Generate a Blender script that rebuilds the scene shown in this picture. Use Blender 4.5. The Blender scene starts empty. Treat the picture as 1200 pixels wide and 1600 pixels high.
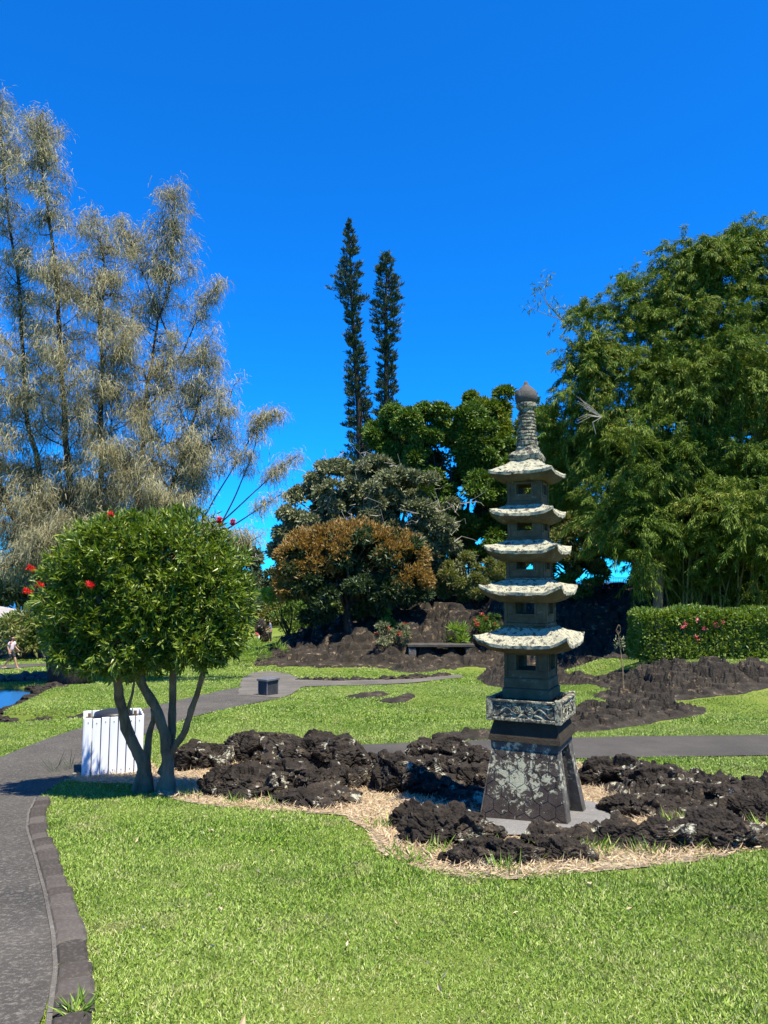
import bpy, bmesh, math, random
import numpy as np
from mathutils import Vector, Matrix, Euler

C = bpy.context.scene.collection
SC = bpy.context.scene
rad = math.radians

# ------------------------------------------------------------------ camera, sky, sun, exposure
F = 1155.0                      # focal length in pixels of the 1200x1600 photograph
PITCH = math.atan(108.0 / F)
CZ = 4.7
cam_d = bpy.data.cameras.new('camera')
cam = bpy.data.objects.new('camera', cam_d); C.objects.link(cam)
cam.location = (0, 0, CZ)
cam.rotation_euler = (math.pi / 2 + PITCH, 0, 0)
cam_d.sensor_fit = 'VERTICAL'; cam_d.sensor_height = 36.0; cam_d.lens = F / 1600 * 36
cam_d.clip_start = 0.05; cam_d.clip_end = 20000
SC.camera = cam

SUN_EL = rad(67); SUN_AZ = math.atan2(0.64, -0.77)        # azimuth measured from +Y towards +X
sunv = Vector((math.sin(SUN_AZ) * math.cos(SUN_EL), math.cos(SUN_AZ) * math.cos(SUN_EL), math.sin(SUN_EL)))
W = bpy.data.worlds.new('World'); SC.world = W; W.use_nodes = True
nt = W.node_tree; nt.nodes.clear()
sky = nt.nodes.new('ShaderNodeTexSky'); sky.sky_type = 'NISHITA'; sky.sun_disc = False
sky.sun_elevation = SUN_EL; sky.sun_rotation = SUN_AZ
sky.air_density = 0.8; sky.dust_density = 0.0; sky.ozone_density = 5.0; sky.altitude = 0
gam = nt.nodes.new('ShaderNodeGamma'); gam.inputs[1].default_value = 0.95
hs = nt.nodes.new('ShaderNodeMix'); hs.data_type = 'RGBA'; hs.blend_type = 'MULTIPLY'; hs.inputs[0].default_value = 1.0
hs.inputs[7].default_value = (0.030, 0.53, 1.10, 1)          # deep tropical blue
bg = nt.nodes.new('ShaderNodeBackground'); bg.inputs[1].default_value = 0.135
wo = nt.nodes.new('ShaderNodeOutputWorld')
nt.links.new(sky.outputs[0], gam.inputs[0]); nt.links.new(gam.outputs[0], hs.inputs[6])
nt.links.new(hs.outputs[2], bg.inputs[0]); nt.links.new(bg.outputs[0], wo.inputs[0])
sl = bpy.data.lights.new('sun', 'SUN'); sl.energy = 5.0; sl.angle = rad(0.5); sl.color = (1.0, 0.93, 0.79)
so = bpy.data.objects.new('sun', sl); C.objects.link(so)
so.rotation_euler = (-sunv).to_track_quat('-Z', 'Y').to_euler(); so.location = (10, -10, 40)
SC.view_settings.view_transform = 'Standard'; SC.view_settings.look = 'None'
SC.view_settings.exposure = 1.12; SC.view_settings.gamma = 1.0
SC.cycles.max_bounces = 6; SC.cycles.transparent_max_bounces = 8

# ------------------------------------------------------------------ numeric helpers
def rng(seed): return np.random.default_rng(seed)

def hash3(i, j, k, s):
    h = (i.astype(np.int64) * 374761393 + j.astype(np.int64) * 668265263 + k.astype(np.int64) * 2147483647 + s * 974634777) & 0xffffffff
    h = ((h ^ (h >> 13)) * 1274126177) & 0xffffffff
    h = ((h ^ (h >> 16)) * 2246822519) & 0xffffffff
    return (h ^ (h >> 15)) & 0xffffffff

def vnoise(p, s=0):
    p = np.asarray(p, float); i = np.floor(p).astype(np.int64); f = p - i; f = f * f * f * (f * (f * 6 - 15) + 10)
    r = 0
    for a in (0, 1):
        for b in (0, 1):
            for c in (0, 1):
                w = (f[:, 0] if a else 1 - f[:, 0]) * (f[:, 1] if b else 1 - f[:, 1]) * (f[:, 2] if c else 1 - f[:, 2])
                r = r + w * (hash3(i[:, 0] + a, i[:, 1] + b, i[:, 2] + c, s) / 4294967295.0)
    return r * 2 - 1

def fbm(p, o=4, s=0, g=0.5):
    r = 0; a = 1; t = 0; p = np.asarray(p, float)
    for k in range(o):
        r = r + a * vnoise(p, s + k); t += a; a *= g; p = p * 2.03 + 17.1
    return r / t

def voro(p, s=0):
    p = np.asarray(p, float); i = np.floor(p).astype(np.int64)
    f1 = np.full(len(p), 9.0); f2 = np.full(len(p), 9.0); cid = np.zeros(len(p))
    for a in (-1, 0, 1):
        for b in (-1, 0, 1):
            for c in (-1, 0, 1):
                q = i + np.array([a, b, c]); h = hash3(q[:, 0], q[:, 1], q[:, 2], s)
                jx = (h & 1023) / 1023.0; jy = ((h >> 10) & 1023) / 1023.0; jz = ((h >> 20) & 1023) / 1023.0
                d = np.sqrt((q[:, 0] + jx - p[:, 0]) ** 2 + (q[:, 1] + jy - p[:, 1]) ** 2 + (q[:, 2] + jz - p[:, 2]) ** 2)
                m = d < f1
                f2 = np.where(m, f1, np.minimum(f2, d)); cid = np.where(m, jx, cid); f1 = np.where(m, d, f1)
    return f1, f2, cid

def sstep(a, b, x): 
    t = np.clip((np.asarray(x, float) - a) / (b - a), 0, 1); return t * t * (3 - 2 * t)

def pip(x, y, poly):
    poly = np.asarray(poly, float); r = np.zeros(len(x), bool); n = len(poly); j = n - 1
    for i in range(n):
        xi, yi = poly[i]; xj, yj = poly[j]
        if yi != yj:
            c = ((yi > y) != (yj > y)) & (x < (xj - xi) * (y - yi) / (yj - yi) + xi); r ^= c
        j = i
    return r

def sdist(x, y, poly):        # positive inside
    poly = np.asarray(poly, float); d = np.full(len(x), 1e9); n = len(poly)
    for i in range(n):
        ax, ay = poly[i]; bx, by = poly[(i + 1) % n]
        ex, ey = bx - ax, by - ay; l = ex * ex + ey * ey + 1e-12
        t = np.clip(((x - ax) * ex + (y - ay) * ey) / l, 0, 1)
        d = np.minimum(d, np.hypot(x - ax - t * ex, y - ay - t * ey))
    return np.where(pip(x, y, poly), d, -d)

# ------------------------------------------------------------------ terrain
_kd = np.array([-60, -10, 0, 3.6, 7.6, 11.3, 13.6, 17.5, 21, 25, 30, 35, 39, 43, 60, 92, 104, 130, 400], float)
_kv = np.array([1.5, 1.5, 1.55, 2.0, 2.5, 2.96, 3.08, 3.25, 3.42, 3.6, 3.95, 4.3, 4.58, 4.7, 4.72, 4.75, 6.4, 8, 9], float)
_dd = np.arange(-60, 400, 0.1); _dv = np.interp(_dd, _kd, _kv)
_k = np.exp(-0.5 * (np.arange(-20, 21) / 8.0) ** 2); _k /= _k.sum()
_dv = np.convolve(np.pad(_dv, 20, 'edge'), _k, 'valid')
POND = [(-32, 17.6), (-8.6, 17.6), (-7.2, 18.3), (-8.4, 19.3), (-10.2, 19.9), (-10.8, 22.6), (-11.7, 26.3), (-12.8, 27.6), (-32, 28.6)]
POND_Z = CZ - 3.95
def terrain(x, y):
    x = np.asarray(x, float); y = np.asarray(y, float); sh = np.broadcast(x, y).shape
    x = np.broadcast_to(x, sh).ravel(); y = np.broadcast_to(y, sh).ravel()
    z = CZ - np.interp(y, _dd, _dv)
    z = z + 1.05 * sstep(6.2, 10.0, x) * sstep(18.6, 24.0, y) * (1 - sstep(30, 36, y))           # rise under the hedge
    A = np.interp(x, [-9, -5.5, -2, 2, 8, 14, 40], [0, 0.9, 2.0, 2.9, 3.3, 3.85, 3.9])
    z = z + A * sstep(36.5, 46.5, y) * (1 - sstep(64, 90, y))                                       # lava hill
    z = z + 0.05 * fbm(np.c_[x * 0.25, y * 0.25, x * 0], 2, 5) * sstep(12, 18, y)
    near = (np.abs(y - 23) < 9) & (x < -5)
    if near.any():
        sd = np.full(len(x), -9.0); sd[near] = sdist(x[near], y[near], POND)
        t = sstep(-0.35, 0.7, sd); z = z * (1 - t) + (CZ - 4.6) * t
    return z.reshape(sh)

_cf, _sf = math.cos(PITCH), math.sin(PITCH)
def ray(u, v):
    a = (u - 600) / F; b = -(v - 800) / F
    return np.array([a, _cf - b * _sf, _sf + b * _cf])
def P(u, v, y):               # world point seen at (u, v) on the vertical plane at depth y
    d = ray(u, v); t = y / d[1]; return np.array([d[0] * t, y, CZ + d[2] * t])
def G(u, v):                  # point of the ground seen at (u, v)
    d = ray(u, v); ys = np.geomspace(1.5, 120, 4000); t = ys / d[1]
    z = CZ + d[2] * t; g = terrain(d[0] * t, ys); m = np.where(z <= g)[0]
    i = m[0] if len(m) else len(ys) - 1
    return np.array([d[0] * t[i], ys[i], g[i]])
def Gp(pts): return [tuple(G(*p)[:2]) for p in pts]
def tz(x, y): return float(terrain(np.array([x]), np.array([y]))[0])

# ------------------------------------------------------------------ mesh helpers
def link(name, me, mats, parent=None, loc=None):
    if not isinstance(mats, (list, tuple)): mats = [mats]
    for m in mats: me.materials.append(m)
    o = bpy.data.objects.new(name, me); C.objects.link(o)
    if parent is not None: o.parent = parent
    if loc is not None: o.location = loc
    return o

def origin(parent, loc):
    if loc is not None: return np.asarray(loc, float)
    return np.zeros(3)

def quad_obj(name, Q, mat, parent=None, off=(0, 0, 0), smooth=False, loc=None):
    """Q: (N,k,3) separate polygons of k corners"""
    Q = np.asarray(Q, np.float32) - np.asarray(off, np.float32); n, k = Q.shape[:2]
    me = bpy.data.meshes.new(name); me.vertices.add(n * k); me.loops.add(n * k); me.polygons.add(n)
    me.vertices.foreach_set('co', Q.ravel()); me.loops.foreach_set('vertex_index', np.arange(n * k, dtype=np.int32))
    me.polygons.foreach_set('loop_start', np.arange(0, n * k, k, dtype=np.int32))
    me.polygons.foreach_set('use_smooth', np.full(n, smooth)); me.update(calc_edges=True)
    return link(name, me, mat, parent, loc)

class MB:
    def __init__(s): s.v = []; s.f = []; s.m = []; s.n = 0
    def add(s, V, Fs, m=0):
        V = np.asarray(V, float); s.v.append(V)
        for f in Fs: s.f.append([int(i) + s.n for i in f]); s.m.append(m)
        s.n += len(V); return s
    def box(s, c, size, rz=0, m=0, bev=0.0, taper=1.0):
        x, y, z = np.asarray(size, float) / 2; b = min(bev, x * .4, y * .4, z * .4)
        if b > 0:
            pts = []; ring = [(-x + b, -y), (x - b, -y), (x, -y + b), (x, y - b), (x - b, y), (-x + b, y), (-x, y - b), (-x, -y + b)]
            zs = [(-z, b), (-z + b, 0), (z - b, 0), (z, b)]
            for zz, i in zs:
                t = 1 + (taper - 1) * (zz + z) / (2 * z)
                for (a, c2) in ring: pts.append((np.sign(a) * (abs(a) - i) * t, np.sign(c2) * (abs(c2) - i) * t, zz))
            V = np.array(pts); Fs = [list(range(7, -1, -1)), list(range(24, 32))]
            for l in range(3):
                for k in range(8): Fs.append([l * 8 + k, l * 8 + (k + 1) % 8, l * 8 + 8 + (k + 1) % 8, l * 8 + 8 + k])
        else:
            V = np.array([(a * x * (1 if cz < 0 else taper), b2 * y * (1 if cz < 0 else taper), cz * z) for cz in (-1, 1) for (a, b2) in ((-1, -1), (1, -1), (1, 1), (-1, 1))])
            Fs = [[3, 2, 1, 0], [4, 5, 6, 7]] + [[k, (k + 1) % 4, 4 + (k + 1) % 4, 4 + k] for k in range(4)]
        if rz:
            c_, s_ = math.cos(rz), math.sin(rz); V = np.c_[V[:, 0] * c_ - V[:, 1] * s_, V[:, 0] * s_ + V[:, 1] * c_, V[:, 2]]
        return s.add(V + np.asarray(c, float), Fs, m)
    def tube(s, pts, r, sides=8, m=0, cap=True):
        pts = np.asarray(pts, float); n = len(pts); r = np.broadcast_to(np.asarray(r, float), (n,))
        T = np.gradient(pts, axis=0); T /= np.linalg.norm(T, axis=1)[:, None] + 1e-9
        ref = np.array([0.31, 0.95, 0.07]) if abs(T[0, 1]) < .8 else np.array([1.0, 0.1, 0.2])
        N = np.cross(T[0], ref); N /= np.linalg.norm(N); V = []
        for i in range(n):
            N = N - T[i] * N.dot(T[i]); N /= np.linalg.norm(N) + 1e-9; B = np.cross(T[i], N)
            for k in range(sides):
                a = 2 * math.pi * k / sides; V.append(pts[i] + r[i] * (math.cos(a) * N + math.sin(a) * B))
        Fs = [[i * sides + k, i * sides + (k + 1) % sides, (i + 1) * sides + (k + 1) % sides, (i + 1) * sides + k] for i in range(n - 1) for k in range(sides)]
        if cap: Fs += [list(range(sides - 1, -1, -1)), [(n - 1) * sides + k for k in range(sides)]]
        return s.add(V, Fs, m)
    def lathe(s, prof, seg=24, m=0, c=(0, 0, 0)):
        V = []; n = len(prof)
        for (r, z) in prof:
            for k in range(seg): a = 2 * math.pi * k / seg; V.append((r * math.cos(a), r * math.sin(a), z))
        Fs = [[i * seg + k, i * seg + (k + 1) % seg, (i + 1) * seg + (k + 1) % seg, (i + 1) * seg + k] for i in range(n - 1) for k in range(seg)]
        Fs += [list(range(seg - 1, -1, -1)), [(n - 1) * seg + k for k in range(seg)]]
        return s.add(np.array(V) + np.asarray(c), Fs, m)
    def prism(s, poly, h0, h1, M, m=0):      # polygon in a local plane, extruded; M maps (a, b, h) to 3-D
        n = len(poly); V = [M(a, b, h0) for a, b in poly] + [M(a, b, h1) for a, b in poly]
        Fs = [list(range(n - 1, -1, -1)), list(range(n, 2 * n))] + [[k, (k + 1) % n, n + (k + 1) % n, n + k] for k in range(n)]
        return s.add(V, Fs, m)
    def build(s, name, mats, parent=None, off=(0, 0, 0), smooth=False, loc=None, rough=0, rscale=8, seed=1):
        V = np.concatenate(s.v) - np.asarray(off)
        if rough:
            V = V + rough * np.c_[fbm(V * rscale, 3, seed), fbm(V * rscale, 3, seed + 20), fbm(V * rscale, 3, seed + 40)]
        me = bpy.data.meshes.new(name); me.from_pydata(V.tolist(), [], s.f)
        me.polygons.foreach_set('material_index', np.array(s.m, np.int32)); me.polygons.foreach_set('use_smooth', np.full(len(s.f), smooth)); me.update()
        return link(name, me, mats, parent, loc)

def thing(name, label, cat, loc, rz=0, group=None):
    o = bpy.data.objects.new(name, None); C.objects.link(o); o.location = tuple(loc); o.rotation_euler = (0, 0, rz); o.empty_display_size = 0.3
    return tag(o, label, cat, group)
def tag(o, label, cat, group=None, kind=None):
    if label: o['label'] = label
    if cat: o['category'] = cat
    if group: o['group'] = group
    if kind: o['kind'] = kind
    return o
def struct(o): o['kind'] = 'structure'; return o

# ------------------------------------------------------------------ materials
class NT:
    def __init__(s, name):
        s.m = bpy.data.materials.new(name); s.m.use_nodes = True; s.t = s.m.node_tree; s.b = s.t.nodes['Principled BSDF']; s.o = s.t.nodes['Material Output']
        s.co = s.n('ShaderNodeTexCoord')
    def n(s, t, **k):
        x = s.t.nodes.new(t)
        for a, v in k.items(): setattr(x, a, v)
        return x
    def l(s, a, b): s.t.links.new(a, b)
    def noise(s, sc, det=5, rough=.55, src=None, dist=0):
        x = s.n('ShaderNodeTexNoise'); x.inputs['Scale'].default_value = sc; x.inputs['Detail'].default_value = det; x.inputs['Roughness'].default_value = rough; x.inputs['Distortion'].default_value = dist
        s.l(src or s.co.outputs['Object'], x.inputs['Vector']); return x.outputs['Fac']
    def ramp(s, fac, stops, interp='LINEAR'):
        x = s.n('ShaderNodeValToRGB'); x.color_ramp.interpolation = interp; e = x.color_ramp.elements
        while len(e) < len(stops): e.new(0.5)
        for i, (p, c) in enumerate(stops):
            e[i].position = p; e[i].color = (*c, 1) if not isinstance(c, (int, float)) else (c, c, c, 1)
        s.l(fac, x.inputs[0]); return x.outputs[0]
    def mix(s, fac, a, b, bt='MIX'):
        x = s.n('ShaderNodeMix', data_type='RGBA', blend_type=bt)
        for sock, v in ((x.inputs[0], fac), (x.inputs[6], a), (x.inputs[7], b)):
            if hasattr(v, 'links') or hasattr(v, 'is_linked'): s.l(v, sock)
            else: sock.default_value = v if isinstance(v, (int, float)) else (*v, 1)
        return x.outputs[2]
    def math(s, op, a, b=0.0):
        x = s.n('ShaderNodeMath', operation=op)
        for sock, v in ((x.inputs[0], a), (x.inputs[1], b)):
            if hasattr(v, 'is_linked'): s.l(v, sock)
            else: sock.default_value = v
        return x.outputs[0]
    def bump(s, h, st=.5, dist=.02, prev=None):
        x = s.n('ShaderNodeBump'); x.inputs['Strength'].default_value = st; x.inputs['Distance'].default_value = dist
        s.l(h, x.inputs['Height'])
        if prev: s.l(prev, x.inputs['Normal'])
        return x.outputs[0]
    def fin(s, col, rough=.8, nrm=None, spec=.3):
        if hasattr(col, 'is_linked'): s.l(col, s.b.inputs['Base Color'])
        else: s.b.inputs['Base Color'].default_value = (*col, 1)
        if hasattr(rough, 'is_linked'): s.l(rough, s.b.inputs['Roughness'])
        else: s.b.inputs['Roughness'].default_value = rough
        s.b.inputs['Specular IOR Level'].default_value = spec
        if nrm: s.l(nrm, s.b.inputs['Normal'])
        return s.m

def plain(name, col, rough=.6, var=.15, sc=6, bump=.2, bd=.01, spec=.3):
    t = NT(name); f = t.noise(sc, 6)
    c = t.ramp(f, [(.3, tuple(x * (1 - var) for x in col)), (.7, tuple(min(1, x * (1 + var)) for x in col))])
    return t.fin(c, rough, t.bump(t.noise(sc * 8, 4), bump, bd), spec)

def leaf_mat(name, cols, rough=.45, trans=.25, tcol=None, nsc=.6, namt=.45, spec=.4):
    t = NT(name); g = t.n('ShaderNodeNewGeometry')
    f = t.noise(nsc, 3); f2 = t.math('MULTIPLY', f, namt); r = t.math('MULTIPLY', g.outputs['Random Per Island'], 1 - namt)
    fac = t.math('ADD', f2, r); n = len(cols)
    c = t.ramp(fac, [(.12 + .76 * i / max(1, n - 1), k) for i, k in enumerate(cols)])
    t.fin(c, rough, None, spec)
    tr = t.n('ShaderNodeBsdfTranslucent'); hc = t.n('ShaderNodeHueSaturation'); hc.inputs['Hue'].default_value = .49; hc.inputs['Saturation'].default_value = 1.15; hc.inputs['Value'].default_value = 1.5
    t.l(c, hc.inputs['Color']); t.l(hc.outputs[0], tr.inputs[0])
    ms = t.n('ShaderNodeMixShader'); ms.inputs[0].default_value = trans
    t.l(t.b.outputs[0], ms.inputs[1]); t.l(tr.outputs[0], ms.inputs[2]); t.l(ms.outputs[0], t.o.inputs[0])
    return t.m

def bark_mat(name, c0, c1, sc=5, bump=.8):
    t = NT(name); mp = t.n('ShaderNodeMapping'); mp.inputs['Scale'].default_value = (sc, sc, sc * .3); t.l(t.co.outputs['Object'], mp.inputs[0])
    f = t.noise(1.0, 7, .65, mp.outputs[0]); f2 = t.noise(6.0, 6, .6, mp.outputs[0])
    return t.fin(t.ramp(f, [(.3, c0), (.7, c1)]), .9, t.bump(f2, bump, .03), .15)

def lava_mat(name, dark, mid, lich=.64, pale=(.34, .34, .28), sc=1.0, dry=.0, lsc=3.2):
    t = NT(name); f = t.noise(3.0 * sc, 8, .65); c = t.ramp(f, [(.32, dark), (.68, mid)])
    if dry:
        d = t.ramp(t.noise(4.5 * sc, 8, .75), [(.57, 0.0), (.63, 1.0)]); d = t.math('MULTIPLY', d, dry); c = t.mix(d, c, (.26, .19, .11))
    a = t.ramp(t.noise(lsc * sc, 9, .74, None, .4), [(lich, 0.0), (lich + .035, 1.0)]); c = t.mix(a, c, pale)
    v = t.n('ShaderNodeTexVoronoi'); v.feature = 'F1'; v.inputs['Scale'].default_value = 34 * sc; t.l(t.co.outputs['Object'], v.inputs['Vector'])
    b = t.bump(t.noise(14 * sc, 9, .7), .7, .03 / sc); b = t.bump(v.outputs['Distance'], .8, .012 / sc, b)
    return t.fin(c, .92, b, .2)

M = {}
def ground_mat():
    t = NT('lawn_soil'); f = t.noise(.55, 5, .6); f2 = t.noise(9, 6, .7); f3 = t.noise(60, 3, .6)
    c = t.ramp(f, [(.3, (.105, .155, .02)), (.5, (.14, .19, .028)), (.72, (.20, .21, .05))])
    c = t.mix(t.ramp(f2, [(.35, 0.0), (.75, .6)]), c, (.09, .14, .025)); c = t.mix(t.ramp(f3, [(.5, 0.0), (.8, .5)]), c, (.24, .25, .09))
    return t.fin(c, .95, t.bump(f3, .8, .04), .1)
M['ground'] = ground_mat()
def grass_mat():
    t = NT('grass_blades'); g = t.n('ShaderNodeNewGeometry').outputs['Random Per Island']
    lush = t.ramp(g, [(.0, (.035, .085, .008)), (.3, (.105, .20, .016)), (.7, (.19, .31, .03)), (.93, (.29, .40, .06)), (1.0, (.48, .42, .22))])
    pale = t.ramp(g, [(.0, (.075, .12, .014)), (.25, (.165, .265, .030)), (.6, (.265, .375, .058)), (.87, (.37, .455, .12)), (1.0, (.56, .50, .29))])
    c = t.mix(t.ramp(t.noise(.42, 5, .62), [(.40, 0.0), (.60, 1.0)]), lush, pale)
    c = t.mix(t.ramp(t.noise(2.1, 6, .7), [(.55, 0.0), (.68, .62)]), c, t.ramp(g, [(0., (.17, .16, .06)), (1., (.50, .45, .23))]))
    c = t.mix(t.ramp(t.noise(1.1, 4, .6), [(.30, .45), (.45, 0.0)]), c, (.045, .105, .010))
    t.fin(c, .5, None, .35); tr = t.n('ShaderNodeBsdfTranslucent'); t.l(c, tr.inputs[0]); ms = t.n('ShaderNodeMixShader'); ms.inputs[0].default_value = .22
    t.l(t.b.outputs[0], ms.inputs[1]); t.l(tr.outputs[0], ms.inputs[2]); t.l(ms.outputs[0], t.o.inputs[0]); return t.m
M['grass'] = grass_mat()
M['straw'] = leaf_mat('dry_straw', [(.30, .20, .10), (.46, .34, .20), (.60, .48, .32), (.36, .30, .14)], .8, .15, nsc=2)
M['straw_ground'] = plain('dry_soil', (.29, .235, .155), .95, .35, 7, .9, .03)
def asphalt(name, c0, c1, sp=(.22, .21, .19)):
    t = NT(name); f = t.noise(.9, 6, .6); g = t.noise(30, 4, .8); h = t.noise(160, 2, .6)
    c = t.ramp(f, [(.32, tuple(x * .82 for x in c0)), (.68, tuple(x * 1.12 for x in c1))]); c = t.mix(t.ramp(t.noise(.35, 7, .7), [(.52, 0.), (.6, .35)]), c, tuple(x * .6 for x in c0)); c = t.mix(t.ramp(g, [(.50, 0.0), (.66, .6)]), c, sp); c = t.mix(t.ramp(t.noise(9, 7, .75), [(.58, 0.), (.75, .3)]), c, sp)
    c = t.mix(t.ramp(h, [(.3, .6), (.5, 0.0)]), c, (.03, .03, .03))
    return t.fin(c, .9, t.bump(h, .8, .008), .25)
M['asphalt'] = asphalt('asphalt', (.050, .045, .037), (.074, .066, .054), (.24, .22, .18))
M['asphalt2'] = asphalt('asphalt_cross', (.056, .051, .043), (.070, .063, .053), (.10, .09, .076))
M['gravel'] = asphalt('gravel', (.095, .085, .071), (.135, .121, .102), (.23, .21, .175))
M['concrete'] = asphalt('pad_concrete', (.14, .135, .128), (.19, .183, .172), (.3, .29, .27))
M['lava'] = lava_mat('lava_near', (.010, .008, .006), (.044, .0345, .0255), .585, (.36, .35, .26), 1.0, .25)
M['lava_far'] = lava_mat('lava_flow', (.013, .0105, .008), (.046, .038, .028), .66, (.30, .26, .2), .9, .4)
M['lava_hill'] = lava_mat('lava_hill', (.011, .009, .0065), (.046, .037, .027), .62, (.28, .21, .15), .6, .55)
def kerb_mat():
    t = NT('kerb_stone'); oi = t.n('ShaderNodeObjectInfo'); f = t.noise(7, 7, .65); c = t.ramp(f, [(.3, (.062, .053, .045)), (.7, (.105, .092, .078))])
    c = t.mix(t.ramp(oi.outputs['Random'], [(0., 0.), (1., .9)]), c, (.034, .028, .023)); c = t.mix(t.ramp(t.noise(38, 5, .7), [(.5, 0.), (.75, .5)]), c, (.17, .155, .13))
    return t.fin(c, .9, t.bump(t.noise(45, 6, .7), .7, .008), .2)
M['kerb'] = kerb_mat()
def bankrock(): 
    return lava_mat('bank_rock', (.05, .045, .04), (.15, .135, .12), .60, (.38, .35, .3), 1.2)
M['bank'] = bankrock()
def water(name, col, rough, sc, bs):
    t = NT(name); return t.fin(col, rough, t.bump(t.noise(sc, 4), bs, .02), .5)
M['pond'] = water('pond_water', (.02, .03, .02), .12, 3, .2)
M['sea'] = water('sea_water', (.012, .045, .09), .25, .15, .6)

# ------------------------------------------------------------------ foliage helpers
def unit(v): return v / (np.linalg.norm(v, axis=-1, keepdims=True) + 1e-9)
def rdir(r, n): return unit(r.normal(size=(n, 3)))
def leaves(r, Pp, D, L, Wd, lv=.3, fold=.15, mid=.45):
    n = len(Pp); D = unit(D); S = unit(np.cross(D, rdir(r, n))); N = np.cross(D, S)
    l = L * (1 + lv * r.uniform(-1, 1, n))[:, None]; w = Wd * (1 + lv * r.uniform(-1, 1, n))[:, None]
    m = Pp + D * l * mid + N * w * fold
    return np.stack([Pp, m + S * w * .5, Pp + D * l - N * w * fold, m - S * w * .5], 1)
def strands(r, Pp, D, L, Wd, droop=1.0, seg=2):
    """hanging needle strands as strips: returns (N*seg,4,3)"""
    n = len(Pp); D = unit(D); S = unit(np.cross(D, rdir(r, n))) * (Wd * r.uniform(.6, 1.4, n))[:, None] * .5
    l = (L * r.uniform(.55, 1.4, n))[:, None]; prev = Pp; d = D; w0 = 1.0; out = []
    for k in range(seg):
        d = unit(d + np.array([0, 0, -droop])); nxt = prev + d * l / seg; w1 = 1 - (k + 1) / seg * .75
        out.append(np.stack([prev - S * w0, prev + S * w0, nxt + S * w1, nxt - S * w1], 1)); prev = nxt; w0 = w1
    return np.concatenate(out)

def clumps(r, blobs, per, shell=.55):
    """clump centres spread through ellipsoid blobs; blobs = [(centre, radii)]"""
    out = []; outd = []
    for c, R in blobs:
        n = max(3, int(per * (R[0] * R[2] + R[0] * R[1]) )); d = rdir(r, n); q = r.uniform(shell, 1.0, n)[:, None]
        out.append(np.asarray(c) + d * q * np.asarray(R)); outd.append(unit(d / np.asarray(R)))
    return np.concatenate(out), np.concatenate(outd)
def blob_px(lst, y, s=1.0):
    out = []
    for b in lst:
        u, v, ru, rv = b[:4]; dy = b[4] if len(b) > 4 else 0; yy = y + dy; k = yy / F
        out.append((P(u, v, yy), np.array([ru * k, (ru + rv) * .45 * k, rv * k])))
    return out
def clump_leaves(r, cc, cd, rc, n, L, Wd, out=.9, up=.3, droop=0., fold=.15, flat=.75):
    """n leaves on the upper outer shells of the clumps"""
    i = r.integers(0, len(cc), n); d = rdir(r, n); d = unit(d + cd[i] * .5 + np.array([0, 0, up])); q = r.uniform(.35, 1.0, n)[:, None]
    R = rc * (0.7 + .6 * ((i * 7919) % 97) / 97.0)[:, None]
    p = cc[i] + d * q * R * np.array([1, 1, flat]); D = d * out + rdir(r, n) * .9 + np.array([0, 0, -droop])
    return leaves(r, p, D, L, Wd, .35, fold)
def wander(r, a, b, n=6, amp=.08, sag=0.):
    a = np.asarray(a, float); b = np.asarray(b, float); t = np.linspace(0, 1, n)[:, None]; l = np.linalg.norm(b - a)
    p = a + (b - a) * t + r.normal(size=(n, 3)) * amp * l * np.sin(t * math.pi) * .5; p[:, 2] += (np.sin(t * math.pi) * sag * l)[:, 0]
    return p

def blob_tree(name, label, base_px, y, blobs, seed, leaf, bark, n, L, Wd, rc=.9, per=1.0, group=None, cat='tree', trunk_r=.3, trunk_top=None, nb=16, extra=None, droop=.2, up=.3, base=None, shell=.55, out=.9, tname='trunk', flat=.75):
    r = rng(seed); B = blob_px(blobs, y)
    bx = np.asarray(base if base is not None else P(base_px[0], base_px[1], y)); bx[2] = tz(bx[0], bx[1]) - .05
    t = thing(name, label, cat, bx, 0, group)
    cc, cd = clumps(r, B, per, shell)
    quad_obj('crown', clump_leaves(r, cc, cd, rc, n, L, Wd, out, up, droop, flat=flat), leaf, t, bx)
    mb = MB(); cen = np.mean([b[0] for b in B], 0); top = P(*trunk_top, y) if trunk_top else bx + (cen - bx) * .55
    mb.tube(wander(r, bx, top, 6, .05), np.linspace(trunk_r * 1.25, trunk_r * .7, 6), 9)
    for k in range(nb):
        e = cc[r.integers(len(cc))]; s = bx + (top - bx) * r.uniform(.55, 1.0)
        mb.tube(wander(r, s, e, 6, .12, .06), np.linspace(trunk_r * .45, .03, 6), 5, cap=False)
    mb.build(tname, bark, t, bx, True)
    return t, cc, cd, r, bx

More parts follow.
